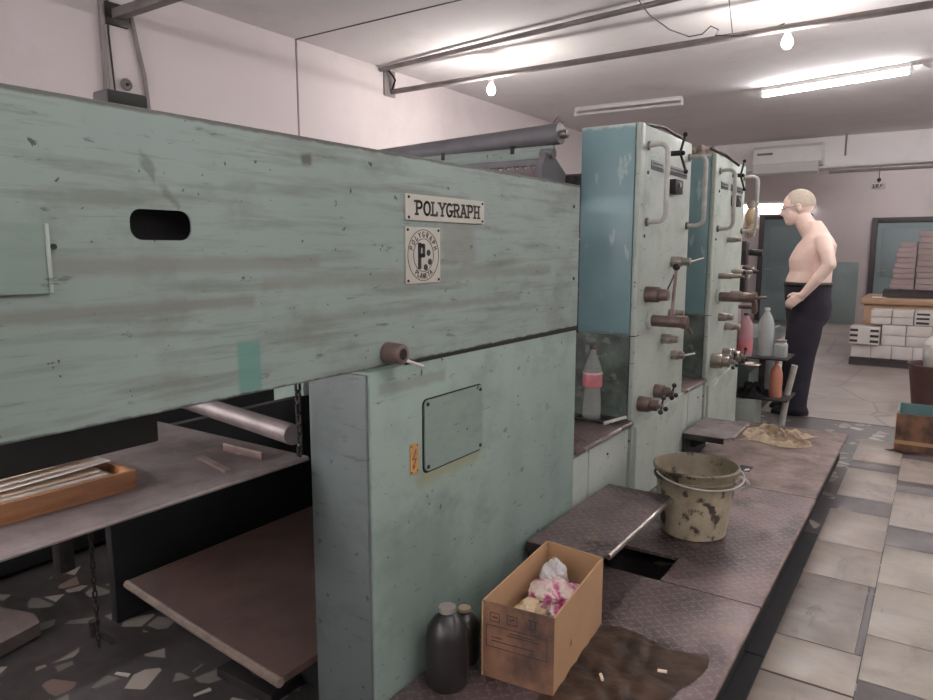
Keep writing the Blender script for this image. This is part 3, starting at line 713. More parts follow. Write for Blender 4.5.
# ================================================================== PRINTING UNITS
def side_knob(parent, y, z, r, L, name='adjusting_knob', mat='steel', x=-1.08, steps=1):
    mb = MB()
    mb.cyl((x-.002, y, z), (x+L*.6, y, z), r, r*.95, 20, bev=.002)
    if steps: mb.cyl((x+L*.6, y, z), (x+L, y, z), r*.75, r*.7, 18, bev=.002)
    return make(name, mb, mat, parent)
def handle(parent, y0, y1, z0, z1, off=.085):
    x = -1.08
    pts = [(x-.002, y0, z1), (x+off*.55, y0, z1+.004)] + [(x+off*.55+off*.45*math.sin(a), y0, z1+.004-.035*(1-math.cos(a))) for a in (PI/8, PI/4, 3*PI/8, PI/2)]
    pts += [(x+off, y0, z0+.035)] + [(x+off*.55+off*.45*math.cos(a), y0, z0+.035-.035*math.sin(a)) for a in (PI/8, PI/4, 3*PI/8, PI/2)] + [(x-.002, y0, z0)]
    h_ = make('grab_handle', MB().tube(pts, .011, 10), 'rail', parent)
    for zz in (z0, z1): make('mount', MB().cyl((x, y0, zz), (x+.01, y0, zz), .019, seg=16), 'steel', h_)
def ball_lever(parent, p0, p1, r=.005, rb=.011, name='ball_lever', mat='steel_dark'):
    l = make(name, MB().cyl(p0, p1, r, r*.9, 10), mat, parent)
    make('ball_grip', MB().ball(p1, rb), 'iron', l)
def star(parent, y, z, x, r):
    s = make('star_wheel', MB().cyl((x, y, z), (x+.02, y, z), r*.5, seg=14), 'steel', parent)
    for k in range(3):
        a = k*2*PI/3-.5
        q = (x+.012+.008, y+math.cos(a)*r*1.6, z+math.sin(a)*r*1.6)
        make('spoke', MB().cyl((x+.012, y, z), q, .0045, seg=8).ball(q, .0115, u=12, w=8), 'steel_dark', s)
def unit(y0, label, first):
    U = thing('printing_unit', (-1.08, y0, 0), label, 'printing unit', 'printing towers of the press')
    yb = y0+.70
    body = make('side_frame', MB().box(-1.352, -1.08, y0, yb, .17, 1.825, .006), 'unit_green', U)
    make('edge_rib', MB().box(-1.102, -1.0785, y0-.012, y0+.035, .17, 1.828, .005), 'unit_green', body)
    make('far_frame', MB().box(-2.62, -2.38, y0, yb, .0, 1.815, .006), 'unit_green', U)
    make('teal_guard', MB().box(-1.350, -1.104, y0-.014, y0, .935, 1.828, .006), 'teal', U)
    make('splash_guard', MB().box(-2.36, -1.104, y0-.012, y0-.0005, .20, .930, .003), 'splash', U)
    make('seam_strip', B(-1.1, -1.0782, y0-.013, y0+.037, .927, .931), 'iron', body)
    make('lower_cover', MB().prism([(y0+.012, .17), (yb-.004, .17), (yb-.004, .562), (y0+.012, .520)], 'x', -1.0795, -1.064), 'unit_green', U)
    for z, r, yy in ((.75, .12, .2), (.98, .13, .36), (1.25, .10, .2), (1.45, .07, .5), (1.62, .05, .3)):
        make('roller', C((-2.38, y0+yy, z), (-1.352, y0+yy, z), r, seg=28), 'steel_dark', U)
    make('inner_body', B(-2.38, -1.352, y0+.02, yb-.02, .17, .70), 'machine_dark', U)
    handle(U, y0+.08, 0, 1.42, 1.742)
    handle(U, y0+.655, 0, 1.42, 1.752)
    # engraved slotted plates
    for a, b in ((.115, .27), (.335, .63)):
        pz = make('slotted_plate', MB().box(-1.0795, -1.076, y0+a, y0+b, 1.648, 1.688, .001), 'grey_plate', U)
        make('slot', MB().box(-1.076, -1.0755, y0+a+.01, y0+b-.01, 1.656, 1.662).box(-1.076, -1.0755, y0+a+.01, y0+b-.01, 1.672, 1.678), 'iron', pz)
    bx = make('switch_box', MB().box(-1.08, -1.045, y0+.36, y0+.47, 1.56, 1.625, .004), 'iron', U)
    make('button', C((-1.045, y0+.41, 1.60), (-1.038, y0+.41, 1.60), .012, seg=14), 'steel', bx)
    make('screw', MB().cyl((-1.08, y0+.08, 1.63), (-1.076, y0+.08, 1.63), .008, seg=10).cyl((-1.08, y0+.06, 1.36), (-1.076, y0+.06, 1.36), .007, seg=10), 'iron', U)
    # crank at the top
    cr = make('crank_lever', MB().cyl((-1.08, y0+.37, 1.74), (-1.03, y0+.37, 1.74), .012, seg=14).cyl((-1.035, y0+.37, 1.74), (-1.025, y0+.40, 1.82), .006, seg=8).cyl((-1.035, y0+.37, 1.74), (-1.025, y0+.43, 1.665), .006, seg=8), 'steel_dark', U)
    for yy, z in ((.40, 1.825), (.43, 1.662), (.375, 1.74)): make('ball_grip', MB().ball((-1.024, y0+yy, z), .011, u=12, w=8), 'iron', cr)
    if first:
        k = side_knob(U, 3.03, 1.105, .036, .10, mat='steel_brown'); ball_lever(k, (-1.01, 3.10, 1.12), (-1.01, 3.19, 1.185), .004, .005)
        f = make('shaft_flange', MB().cyl((-1.082, 3.075, .990), (-1.062, 3.075, .990), .044, seg=24, bev=.004), 'unit_green', U)
        make('shaft', MB().cyl((-1.064, 3.075, .985), (-.93, 3.075, .985), .026, seg=22, bev=.003), 'steel_brown', f)
        make('universal_joint', MB().cyl((-.932, 3.075, .985), (-.905, 3.075, .985), .03, seg=12, bev=.004).cyl((-.915, 3.075, .98), (-.91, 3.15, .93), .010, seg=10), 'steel_brown', f)
        ball_lever(U, (-.98, 3.085, 1.0), (-.975, 3.11, 1.225), .0075, .016, 'upright_ball_lever', 'steel_brown')
        side_knob(U, 3.36, 1.00, .018, .07)
        side_knob(U, 3.27, .882, .024, .075)
        k = side_knob(U, 3.43, .785, .026, .06); make('wing', C((-1.02, 3.43, .785), (-.985, 3.49, .79), .005, seg=8), 'rail', k)
        k = side_knob(U, 3.37, 1.245, .026, .09); make('pin', C((-.99, 3.37, 1.245), (-.955, 3.46, 1.262), .004, seg=8), 'rail', k)
        k = side_knob(U, 2.99, .617, .036, .085, 'register_wheel', 'steel_brown'); star(k, 2.99, .617, -.99, .024)
        k = side_knob(U, 3.20, .640, .033, .07, 'register_wheel', 'steel_brown'); star(k, 3.20, .640, -1.01, .022)
        make('cover_plate', MB().box(-1.35, -1.10, y0+.10, y0+.5, 1.825, 1.834, .002), 'steel_brown', U)
        make('hook_rod', MB().tube([(-1.10, y0+.05, 1.83), (-1.09, y0+.30, 1.848), (-1.09, y0+.62, 1.83)], .007, 8), 'steel_dark', U)
    else:
        k = side_knob(U, 4.25, 1.150, .018, .13); star(k, 4.25, 1.150, -.96, .014)
        side_knob(U, 4.55, 1.165, .020, .12)
        f = make('shaft_flange', MB().cyl((-1.082, 4.22, 1.03), (-1.062, 4.22, 1.03), .042, seg=24, bev=.004), 'unit_green', U)
        make('shaft', MB().cyl((-1.064, 4.22, 1.03), (-.88, 4.22, 1.03), .028, seg=22, bev=.003), 'steel_brown', f)
        make('universal_joint', MB().cyl((-.88, 4.22, 1.03), (-.86, 4.22, 1.03), .034, seg=12).cyl((-.875, 4.22, 1.03), (-.87, 4.26, .95), .014, seg=10).cyl((-.86, 4.2, 1.03), (-.80, 4.2, 1.035), .008, seg=8), 'steel_brown', f)
        side_knob(U, 4.30, .905, .026, .08); side_knob(U, 4.46, .835, .026, .09)
        side_knob(U, 4.55, 1.03, .018, .10); side_knob(U, 4.40, 1.36, .016, .08)
        k = side_knob(U, 4.19, .655, .046, .10, 'register_wheel', 'steel'); star(k, 4.19, .655, -.97, .03)
        k = side_knob(U, 4.45, .655, .046, .10, 'register_wheel', 'steel'); star(k, 4.45, .655, -.97, .03)
        make('wing', MB().tube([(-1.07, 4.18, .50), (-1.06, 4.24, .515), (-1.05, 4.27, .54)], .006, 8), 'rail', U)
        make('top_rod', MB().tube([(-1.12, y0+.02, 1.86), (-1.09, y0+.22, 1.845), (-1.05, y0+.38, 1.80)], .009, 8), 'steel_dark', U)
    return U
unit(2.916, 'nearer printing tower with teal front guard and tall upright ball lever on its side', True)
unit(4.08, 'farther printing tower carrying a heap of rags on top', False)

# roller and toothed rail between delivery and first tower
t = thing('roller_assembly', (-1.9, 2.80, 1.5), 'dark roller and toothed metal rail showing over the housing top before the first tower', 'roller assembly')
make('top_roller', C((-2.46, 2.80, 1.760), (-1.40, 2.80, 1.795), .045, seg=24), 'roller_grey', t)
make('roller_end', MB().cyl((-1.40, 2.80, 1.79), (-1.37, 2.80, 1.79), .018, seg=14), 'steel', t)
make('hook', MB().tube([(-1.43, 2.78, 1.835), (-1.41, 2.79, 1.866), (-1.39, 2.80, 1.835)], .005, 6), 'steel', t)
make('pale_rail', MB().box(-2.42, -1.42, 2.765, 2.79, 1.690, 1.745, .003), 'housing', t)
make('dark_rail', MB().box(-2.42, -1.40, 2.70, 2.73, 1.655, 1.685, .003), 'roller_grey', t)
make('toothed_rail', MB().prism([(-2.42, 1.59), (-1.40, 1.59), (-1.40, 1.652)] + [(-1.40-.02*i, 1.652-(.018 if i % 2 else 0)) for i in range(1, 51)] + [(-2.42, 1.652)], 'y', 2.66, 2.68), 'table_steel', t)
for x in (-2.0, -1.62): make('bolt', MB().cyl((x, 2.77, 1.72), (x, 2.77, 1.755), .012, seg=10), 'iron', t)
make('end_bracket', MB().prism([(2.62, 1.56), (2.86, 1.56), (2.86, 1.62), (2.72, 1.70), (2.66, 1.70), (2.62, 1.64)], 'x', -1.42, -1.395).cyl((-1.44, 2.70, 1.70), (-1.38, 2.70, 1.70), .022, seg=14), 'roller_grey', t)
make('side_strap', MB().box(-1.395, -1.35, 2.84, 2.9, 1.5, 1.62, .003), 'steel_dark', t)

# decks with drawer fronts between the towers
def deck(ya, yb, z, label):
    t = thing('foot_deck', (-1.5, ya, .17), label, 'deck', 'foot decks between the press towers')
    x1 = -1.072
    make('deck_plate', MB().box(-2.36, x1, ya, yb, z-.014, z, .003), 'tread', t)
    make('deck_lip', MB().tube([(x1, ya+.06, z-.007), (x1, yb-.012, z-.007)], .009, 8), 'steel', t)
    make('deck_body', MB().box(-2.34, -1.095, ya+.002, yb-.014, 0, z-.014, .002), 'unit_green', t)
    d = make('drawer_front', MB().box(-1.0948, -1.086, ya+.15, yb-.02, .20, z-.03, .003), 'unit_green', t)
    make('drawer_front', MB().box(-1.0948, -1.086, ya+.006, ya+.14, .20, z-.03, .003), 'unit_green', t)
    make('screw', C((-1.086, ya+.33, z-.09), (-1.083, ya+.33, z-.09), .006, seg=10), 'iron', d)
    return t
deck(2.322, 2.902, .555, 'brown tread deck with cola bottle between housing and nearer tower')
deck(3.618, 4.066, .565, 'brown tread deck between the nearer and farther towers')
t = thing('floor_grip', (-1.3, 2.86, .555), 'small oily metal tray with a handle at the back of the near deck', 'metal tray')
make('tray_plate', MB().box(-1.30, -1.13, 2.78, 2.895, .556, .566, .003), 'steel_dark', t)
make('tray_bar', MB().tube([(-1.15, 2.76, .562), (-1.11, 2.84, .572), (-1.095, 2.87, .575)], .008, 8), 'rail', t)

# fold-down steps
def step(xa, xb, ya, yb, z, label, mat):
    t = thing('step_plate', ((xa+xb)/2, (ya+yb)/2, .17), label, 'step', 'fold-down steps beside the press')
    make('tread_plate', MB().prism([(xa, ya), (xb-.03, ya), (xb, ya+.05), (xb, yb-.02), (xb-.02, yb), (xa, yb)], 'z', z-.008, z), mat, t)
    make('front_lip', MB().tube([(xb-.002, ya+.05, z-.008), (xb-.002, yb-.02, z-.008)], .0095, 8), 'steel', t)
    make('near_edge', MB().box(xa, xb-.035, ya-.004, ya, z-.03, z-.002), 'steel_dark', t)
    for y in (ya+.12, yb-.12):
        make('support_leg', MB().prism([(xa, z-.01), (xb-.07, z-.01), (xa+.03, z-.10), (xa, z-.10)], 'y', y-.008, y+.008), 'machine_dark', t)
    make('wall_plate', MB().box(xa-.002, xa+.01, ya+.01, yb-.01, .18, z-.01), 'machine_dark', t)
    return t
step(-1.062, -.795, 1.93, 2.615, .352, 'brown treaded fold-down step beside the cardboard box', 'tread')
step(-1.058, -.815, 3.60, 4.02, .350, 'shiny grey fold-down step behind the bucket', 'table_steel')
# ---- platform
def plat(poly, label, mat='tread', extra=None):
    t = thing('platform_plate', (poly[0][0], poly[0][1], 0), label, 'platform plate', 'steel platform plates beside the press')
    make('tread_surface', MB().prism(poly, 'z', .158, .170), mat, t)
    xs = max(q[0] for q in poly); ys = [q[1] for q in poly]
    make('edge_bar', MB().tube([(xs-.003, min(ys)+.004, .162), (xs-.003, max(ys)-.004, .162)], .0085, 8), 'steel_brown', t)
    make('skirt', MB().box(xs-.05, xs-.035, min(ys), max(ys), 0, .158), 'machine_dark', t)
    if min(ys) < 3: make('shadow_strip', MB().box(xs-.05, xs+.022, min(ys), max(ys)-.003, .0, .006), 'black', t)  # black strip laid in for the shadow beside the platform
    return t
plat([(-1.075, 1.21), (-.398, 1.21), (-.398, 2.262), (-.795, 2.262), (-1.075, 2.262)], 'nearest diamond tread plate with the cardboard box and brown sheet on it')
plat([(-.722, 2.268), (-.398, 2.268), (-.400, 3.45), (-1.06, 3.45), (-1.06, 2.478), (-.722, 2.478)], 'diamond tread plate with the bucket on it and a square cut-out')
plat([(-1.06, 3.456), (-.402, 3.456), (-.408, 4.82), (-1.06, 4.82)], 'smooth dark platform plate with the beige rag on it', 'steel_brown')
make('dark_cutout_patch', MB().box(-.80, -.738, 3.69, 3.79, .1705, .1725), 'black', label='small black slab drawn as the dark cut-out in the platform behind the bucket', cat='cover')  # black slab stands in for the dark inside of a cut-out
make('paper_scrap', MB().prism([(-.765, 3.69), (-.745, 3.70), (-.742, 3.73), (-.76, 3.72)], 'z', .173, .177), 'plastic_white', label='tiny white scrap on black slab behind the bucket', cat='paper scrap')

# ================================================================== THINGS ON THE PLATFORM
# ---- cardboard box
T = thing('cardboard_box', (-.85, 1.69, .17), 'tall open brown cardboard box holding rags and a pink bag on the platform', 'cardboard box')
fr, br_, bl_, flx = V((-.735, 1.485, 0)), V((-.775, 1.885, 0)), V((-.975, 1.905, 0)), V((-.938, 1.462, 0))
def panel(a, b, name, mat, z0=.172, z1=.384, th=.005):
    d = (b-a).normalized(); n = V((-d.y, d.x, 0))*th
    return make(name, MB().prism([(a.x, a.y), (b.x, b.y), (b.x+n.x, b.y+n.y), (a.x+n.x, a.y+n.y)], 'z', z0, z1), mat, T)
panel(br_, fr, 'side_panel', 'cardboard'[:9]) if False else None
pf = panel(fr, flx, 'front_panel', 'cardboard_dark', th=-.005)
ps = panel(br_, fr, 'side_panel', 'cardboard', th=-.005)
panel(bl_, br_, 'back_panel', 'cardboard', th=-.005)
panel(flx, bl_, 'side_panel', 'cardboard', th=-.005)
make('bottom', MB().prism([(fr.x-.006, fr.y+.006), (br_.x-.006, br_.y-.006), (bl_.x+.006, bl_.y-.006), (flx.x+.006, flx.y+.006)], 'z', .171, .176), 'cardboard', T)
dF = (flx-fr).normalized(); nF = V((-dF.y, dF.x, 0))
if nF.y > 0: nF = -nF
plF = lambda u, v, d: tuple(flx-dF*u+nF*(.0003+d)+V((0, 0, v)))
pm = MB()
def rect(u0, u1, v0, v1, w=.0018): strokes(pm, [[(u0, v0), (u1, v0), (u1, v1), (u0, v1), (u0, v0)]], w, plF, .0004)
rect(.014, .185, .262, .322); rect(.026, .052, .334, .358); rect(.074, .102, .336, .360)
strokes(pm, [[(.033, .346), (.046, .346)], [(.082, .348), (.095, .352)], [(.140, .338), (.140, .362)], [(.152, .338), (.152, .362)], [(.134, .362), (.158, .362)]], .004, plF, .0004)
strokes(pm, [[(.075, .304), (.165, .304)], [(.03, .29), (.06, .29)], [(.03, .28), (.15, .28)], [(.08, .311), (.15, .311)]], .0025, plF, .0004)
make('printed_marks', pm, 'ink', pf)
dS = (fr-br_).normalized(); nS = V((-dS.y, dS.x, 0))
if nS.x < 0: nS = -nS
pm = MB(); strokes(pm, [[(.27, .245), (.277, .265), (.284, .245)], [(.27, .252), (.284, .252)]], .0018, lambda u, v, d: tuple(br_+dS*u+nS*(.0003+d)+V((0, 0, v))), .0004)
make('printed_mark', pm, 'ink', ps)

from mathutils import noise as mn
def crumple(c, r, seed, amp=.25, n=4, sub=5, mat='bag', name='rag', **k):
    mb = MB(); b = bmesh.new(); bmesh.ops.create_icosphere(b, subdivisions=sub, radius=1)
    off = V((seed*3.1, seed*1.7, seed*2.3))
    for v in b.verts:
        p = v.co.copy()
        q = p*1.6+off
        f = 1+amp*1.1*mn.noise(q)+amp*.9*(.35-abs(mn.noise(q*2.2)))+amp*.45*(.3-abs(mn.noise(q*5.5)))
        v.co = V((p.x*r[0]*f, p.y*r[1]*f, p.z*r[2]*f))+V(c)
    mb._merge(b, 0)
    return make(name, mb, mat, smooth=60, **k)
crumple((-.845, 1.70, .315), (.060, .085, .038), 3, .4, name='plastic_bag', mat='bag', label='crumpled white and pink plastic bag in the cardboard box', cat='plastic bag')
crumple((-.865, 1.58, .305), (.045, .062, .035), 5, .4, mat='bag_cream', label='cream rag beside the pink bag in the cardboard box', cat='rag')
crumple((-.895, 1.80, .315), (.035, .035, .06), 8, .35, name='plastic_bag', mat='bag_white', label='pale plastic bag standing up at the back of the cardboard box', cat='plastic bag')
crumple((-.855, 1.68, .23), (.062, .145, .045), 18, .2, mat='bag_cream', label='folded cloth filling the bottom of the cardboard box', cat='rag')

# ---- dark bottles beside the cabinet
def dark_bottle(x, y, z, r, h, capm, label):
    t = thing('plastic_bottle', (x, y, z), label, 'bottle', 'sooty bottles beside the press cabinet')
    make('bottle_body', MB().lathe((x, y, z), [(0, 0), (r*.9, 0), (r, .012), (r, h*.62), (r*.93, h*.74), (r*.62, h*.86), (r*.32, h*.92), (r*.3, h*.95)], 28), 'bottle_black', t)
    make('cap', MB().lathe((x, y, z), [(0, h*.94), (r*.40, h*.94), (r*.42, h*.945), (r*.40, h), (0, h)], 20), capm, t)
    return t
t = dark_bottle(-.995, 1.385, .17, .056, .215, 'cap_grey', 'black grimy bottle with grey cap standing against the green cabinet')
dark_bottle(-1.022, 1.505, .17, .044, .150, 'cap_pale', 'smaller dark bottle with pale cap squeezed between the black bottle and cardboard box')

# ---- brown sheet, butts, debris
def mud(u, v):
    x = -.765+.30*u+.02*math.sin(9*v)*u; y = 1.36+.50*v+.03*math.sin(5*u+1)+.05*u*v
    z = .1715+.005*abs(math.sin(14*u+6*v))*math.sin(PI*u)+.007*abs(math.sin(17*v+5*u))*math.sin(PI*v)
    return V((x, y, z))
make('brown_sheet', MB().grid(mud, 40, 50, .002), 'mud', label='oily brown crumpled cardboard sheet lying on the near platform plate', cat='cardboard sheet')
def butt(x, y, a, z, lab):
    make('cigarette_butt', MB().cyl((x, y, z), (x+.024*math.cos(a), y+.024*math.sin(a), z+.001), .0042, seg=10), 'paper2', label=lab, cat='cigarette butt', group='cigarette butts on the platform')
butt(-.545, 1.722, .25, .187, 'cigarette butt on the brown sheet near its aisle end')
butt(-.65, 1.60, 2.2, .187, 'cigarette butt on the brown sheet near the cardboard box')
butt(-.50, 4.16, .3, .175, 'tiny cigarette butt on the smooth plate beside the beige rag')

# ---- bucket
T = thing('bucket', (-.765, 2.78, .17), 'grimy cream plastic bucket with a wire handle on the platform', 'bucket')
bx, by = -.755, 2.768
prof = [(0, .0), (.120, 0), (.126, .006), (.158, .262), (.166, .264), (.168, .276), (.160, .280), (.154, .268), (.121, .012), (0, .012)]
make('bucket_body', MB().lathe((bx, by, .171), prof, 48), 'bucket', T)
make('rim_band', MB().lathe((bx, by, .171), [(.155, .228), (.163, .230), (.164, .238), (.157, .240)], 48), 'bucket', T)
make('residue', MB().lathe((bx, by, .171), [(0, .10), (.130, .10), (.1305, .104), (0, .108)], 32), 'mud', T)
# the wire bail resting over the rim towards the camera
hp = []
for i in range(25):
    a = PI*i/24; th = a-2.35
    rr = .172+.018*math.sin(a)
    hp.append((bx+rr*math.cos(th), by+rr*math.sin(th), .171+.262-.05*math.sin(a)*.6))
make('wire_handle', MB().tube(hp, .0035, 8), 'rail', T)
hp2 = [(bx+(.166+.05*math.sin(PI*i/12))*math.cos(.35+.5*i/12), by+(.166+.05*math.sin(PI*i/12))*math.sin(.35+.5*i/12), .41-.10*i/12) for i in range(13)]
make('handle_grip', MB().tube(hp2, .006, 8), 'plastic_white', T)
for a in (.78, .78+PI): make('handle_lug', MB().ball((bx+.166*math.cos(a), by+.166*math.sin(a), .171+.262), .012, u=10, w=8), 'bucket', T)

# ---- cola bottle
T = thing('cola_bottle', (-1.235, 2.825, .556), 'empty clear soda bottle with red label on the brown deck', 'bottle')
x, y, z = -1.235, 2.822, .557
make('bottle_body', MB().lathe((x, y, z), [(0, .008), (.02, .004), (.034, 0), (.040, .012), (.0415, .03), (.040, .08), (.036, .125), (.039, .15), (.0415, .17), (.0415, .215), (.038, .235), (.028, .262), (.017, .285), (.0135, .295), (.0135, .315)], 28).cyl((x, y, z+.312), (x, y, z+.316), .0135), 'pet', T)
lb = make('label_band', MB().lathe((x, y, z), [(.0418, .150), (.0428, .152), (.0428, .213), (.0418, .215)], 28), 'label_red', T)
make('label_edge', MB().lathe((x, y, z), [(.0424, .205), (.0432, .206), (.0432, .214), (.0424, .215)], 28), 'label_white', lb)
make('cap', MB().lathe((x, y, z), [(0, .334), (.0145, .334), (.0155, .332), (.0155, .315), (0, .315)], 20), 'cap_brown', T)

# ---- rag on the platform
def raglump(u, v):
    x = -.93+.36*u; y = 4.30+.34*v
    s = math.sin(PI*u)**.5*math.sin(PI*v)**.6
    z = .173+s*(.022+.05*abs(math.sin(7*u+3*v))*abs(math.cos(5*v-4*u))+.02*math.sin(23*u+11*v)**2)
    return V((x+.03*math.sin(8*v), y+.03*math.sin(7*u), z))
make('rag', MB().grid(raglump, 44, 36, .003), 'rag', smooth=70, label='crumpled beige oily rag on the smooth end of the platform', cat='rag')
def heap(x0, x1, y0, y1, z0, h, mat, label, name='rag', s=1.0, cat='rag'):
    def f(u, v):
        e = (math.sin(PI*min(max(u, .001), .999))*math.sin(PI*min(max(v, .001), .999)))**.5
        return V((x0+(x1-x0)*u+.02*math.sin(9*v*s), y0+(y1-y0)*v+.02*math.sin(8*u*s), z0+.002+e*h*(.35+.65*abs(math.sin(6*s*u+4*v))*abs(math.cos(7*s*v-3*u)))))
    return make(name, MB().grid(f, 30, 30, .004), mat, smooth=70, label=label, cat=cat)
heap(-1.36, -1.12, 4.12, 4.62, 1.83, .09, 'rag_grey', 'grey heap of cotton waste on top of the farther tower', s=2)

# ---- feeder end beyond the second tower
T = thing('feeder_frame', (-1.3, 5.0, 0), 'mauve grey feeder frame with levers beyond the farther tower', 'press feeder')
make('frame_body', MB().box(-2.4, -1.16, 4.90, 5.22, 0, 1.36, .01), 'pinkgrey', T)
make('far_column', MB().box(-1.5, -1.22, 4.88, 4.96, 1.36, 1.72, .01), 'pinkgrey', T)
make('dark_bracket', MB().box(-1.16, -1.08, 4.92, 5.0, 1.20, 1.36, .01).box(-1.16, -1.10, 5.02, 5.12, .98, 1.16, .01).cyl((-1.16, 5.0, 1.29), (-1.0, 5.02, 1.28), .022, seg=12).cyl((-1.12, 5.0, 1.18), (-1.02, 5.02, 1.15), .014, seg=12), 'steel_dark', T)
ball_lever(T, (-1.12, 5.08, 1.06), (-1.08, 5.16, 1.18), .008, .006, 'light_lever', 'rail')
make('handwheel', MB().cyl((-1.16, 4.96, .92), (-1.02, 4.97, .92), .014, seg=12).cyl((-1.03, 4.97, .92), (-1.01, 4.97, .92), .045, seg=20), 'steel_brown', T)
make('low_guard', MB().box(-2.4, -1.14, 5.5, 6.7, 0, .64, .015), 'low_guard_paint', T)
# glove hanging
T = thing('work_glove', (-1.04, 4.86, 1.4), 'pale work glove with grey cuff hanging by the farther tower handle', 'glove')
gx, gy = -1.075, 4.96
make('glove_hand', MB().ball((gx, gy, 1.51), (.035, .03, .075), u=16, w=12).ball((gx+.01, gy+.0, 1.44), (.03, .026, .05)), 'bag_cream', T)
for k in range(4): make('finger', MB().cyl((gx-.022+.015*k, gy-.01, 1.45), (gx-.024+.016*k, gy-.012, 1.375+.006*abs(k-1)), .009, .007, 10), 'rag_grey', T)
make('thumb', MB().cyl((gx+.03, gy, 1.50), (gx+.045, gy, 1.44), .010, .008, 10), 'bag_cream', T)
make('cuff', MB().cyl((gx-.004, gy, 1.575), (gx-.004, gy, 1.62), .026, .022, 14), 'rag_grey', T)

# ---- bottle stand beyond the tower
T = thing('bottle_stand', (-.97, 5.25, 0), 'grey metal stand holding bottles beside the man', 'stand')
make('top_shelf', MB().box(-1.15, -.82, 5.08, 5.42, .553, .565, .003), 'steel_dark', T)
make('lower_shelf', MB().box(-1.15, -.80, 5.08, 5.42, .27, .285, .003), 'steel_dark', T)
make('post', MB().box(-1.02, -.98, 5.22, 5.26, .285, .553, .003), 'steel_dark', T)
make('leg', MB().tube([(-.80, 5.30, .50), (-.835, 5.30, .3), (-.865, 5.30, .03)], .022, 10), 'rail', T)
make('foot', MB().box(-1.0, -.78, 5.2, 5.4, 0, .03, .008), 'steel_brown', T)
make('base_box', MB().box(-1.15, -1.0, 5.06, 5.3, 0, .27, .01), 'unit_green', T)
def bottle(x, y, z, r, h, mat, label, capm='plastic_white', name='plastic_bottle', lab=None):
    t = thing(name, (x, y, z), label, 'bottle', 'bottles on the metal stand')
    make('bottle_body', MB().lathe((x, y, z), [(0, 0), (r*.92, 0), (r, .01), (r*.97, h*.3), (r, h*.34), (r, h*.62), (r*.9, h*.72), (r*.6, h*.84), (r*.3, h*.92), (r*.28, h*.95)], 24).cyl((x, y, z+h*.93), (x, y, z+h*.95), r*.28), mat, t)
    make('cap', MB().cyl((x, y, z+h*.945), (x, y, z+h), r*.34, seg=16), capm, t)
    if lab: make('label_band', MB().lathe((x, y, z), [(r*1.0, h*.1), (r*1.03, h*.11), (r*1.03, h*.38), (r*1.0, h*.4)], 24), lab, t)
    return t
bottle(-.985, 5.22, .566, .052, .335, 'pet_water', 'tall clear water bottle on the metal stand')
bottle(-1.10, 5.12, .566, .050, .30, 'pet_pink', 'pink tinted bottle with red lower label on the metal stand', 'iron', lab='label_red')
t = thing('plastic_jar', (-.88, 5.2, .566), 'small hazy plastic jar beside the clear water bottle', 'jar')
make('jar_body', MB().lathe((-.88, 5.2, .566), [(0, 0), (.042, 0), (.045, .008), (.045, .085), (.034, .10), (.034, .105)], 20), 'pet_water', t)
make('lid', C((-.88, 5.2, .668), (-.88, 5.2, .685), .036, seg=20), 'rag_grey', t)
bottle(-.895, 5.18, .286, .042, .25, 'orange', 'orange bottle on the lower shelf of the metal stand', 'orange')
heap(-1.13, -.96, 5.06, 5.34, .286, .10, 'rag_dark', 'dark oily rag on the lower shelf of the metal stand', s=1.4)
make('funnel', MB().lathe((-1.03, 5.02, .47), [(0, .0), (.012, 0), (.03, .04), (.065, .055), (.06, .062), (.01, .01)], 20), 'steel', label='shiny metal cup hooked below the top shelf of the stand', cat='metal cup', at=(-1.03, 5.02, .47))

# ================================================================== FAR END: PALLETS AND BOXES
def pallet(x0, x1, y0, y1, z, label, mat='plank'):
    t = thing('pallet', ((x0+x1)/2, (y0+y1)/2, z), label, 'pallet', 'pallets at the far end')
    n = 6
    for i in range(n):
        a = x0+(x1-x0)*i/n; make('deck_board', MB().box(a+.01, a+(x1-x0)/n-.01, y0, y1, z+.075, z+.095), mat, t)
    for yy in (y0+.02, (y0+y1)/2-.04, y1-.1): make('bearer', MB().box(x0, x1, yy, yy+.08, z, z+.075), 'frame_dark', t)
    return t
pallet(-.80, .45, 9.0, 9.95, 0, 'dark low pallet under the white packages', 'frame_dark')
def pack(x, y, z, w, d, h, label, straps=False):
    t = thing('white_package', (x+w/2, y+d/2, z), label, 'package', 'white packages stacked on the far pallet')
    make('wrapper', MB().box(x+.002, x+w-.002, y, y+d, z+.001, z+h-.002, .006), 'white_box', t)
    if straps:
        for u in ((.02, .28), (.68, .96)) if straps == 2 else ((.1, .7),):
            for k in range(3):
                make('black_stripe', MB().box(x+w*u[0], x+w*u[1], y-.002, y+.002, z+h*(.12+.3*k), z+h*(.26+.3*k)), 'strap', t)
    return t
PW = .2
for i in range(6):
    pack(-.79+i*PW, 9.02, .096, PW, .3, .15, ['white package at the near corner, bottom layer under the striped one', 'white package in the bottom layer, second from the near corner', 'white package in the bottom layer, third from the near corner', 'white package in the bottom layer right behind the dark tub', 'white package in the bottom layer behind the open teal lined box', 'white package at the far end of the bottom layer'][i])
pack(-.81, 8.97, .248, .30, .33, .20, 'white package with black striped straps on both sides, lower stack', 2)
for i in range(4):
    for k in range(2):
        pack(-.50+i*.235, 9.02, .248+k*.115, .233, .3, .113, 'white package in the middle layers, %s, %s' % (('next to the striped package', 'second from the striped package', 'third from the striped package', 'behind the dark tub')[i], ('lower', 'upper')[k]))
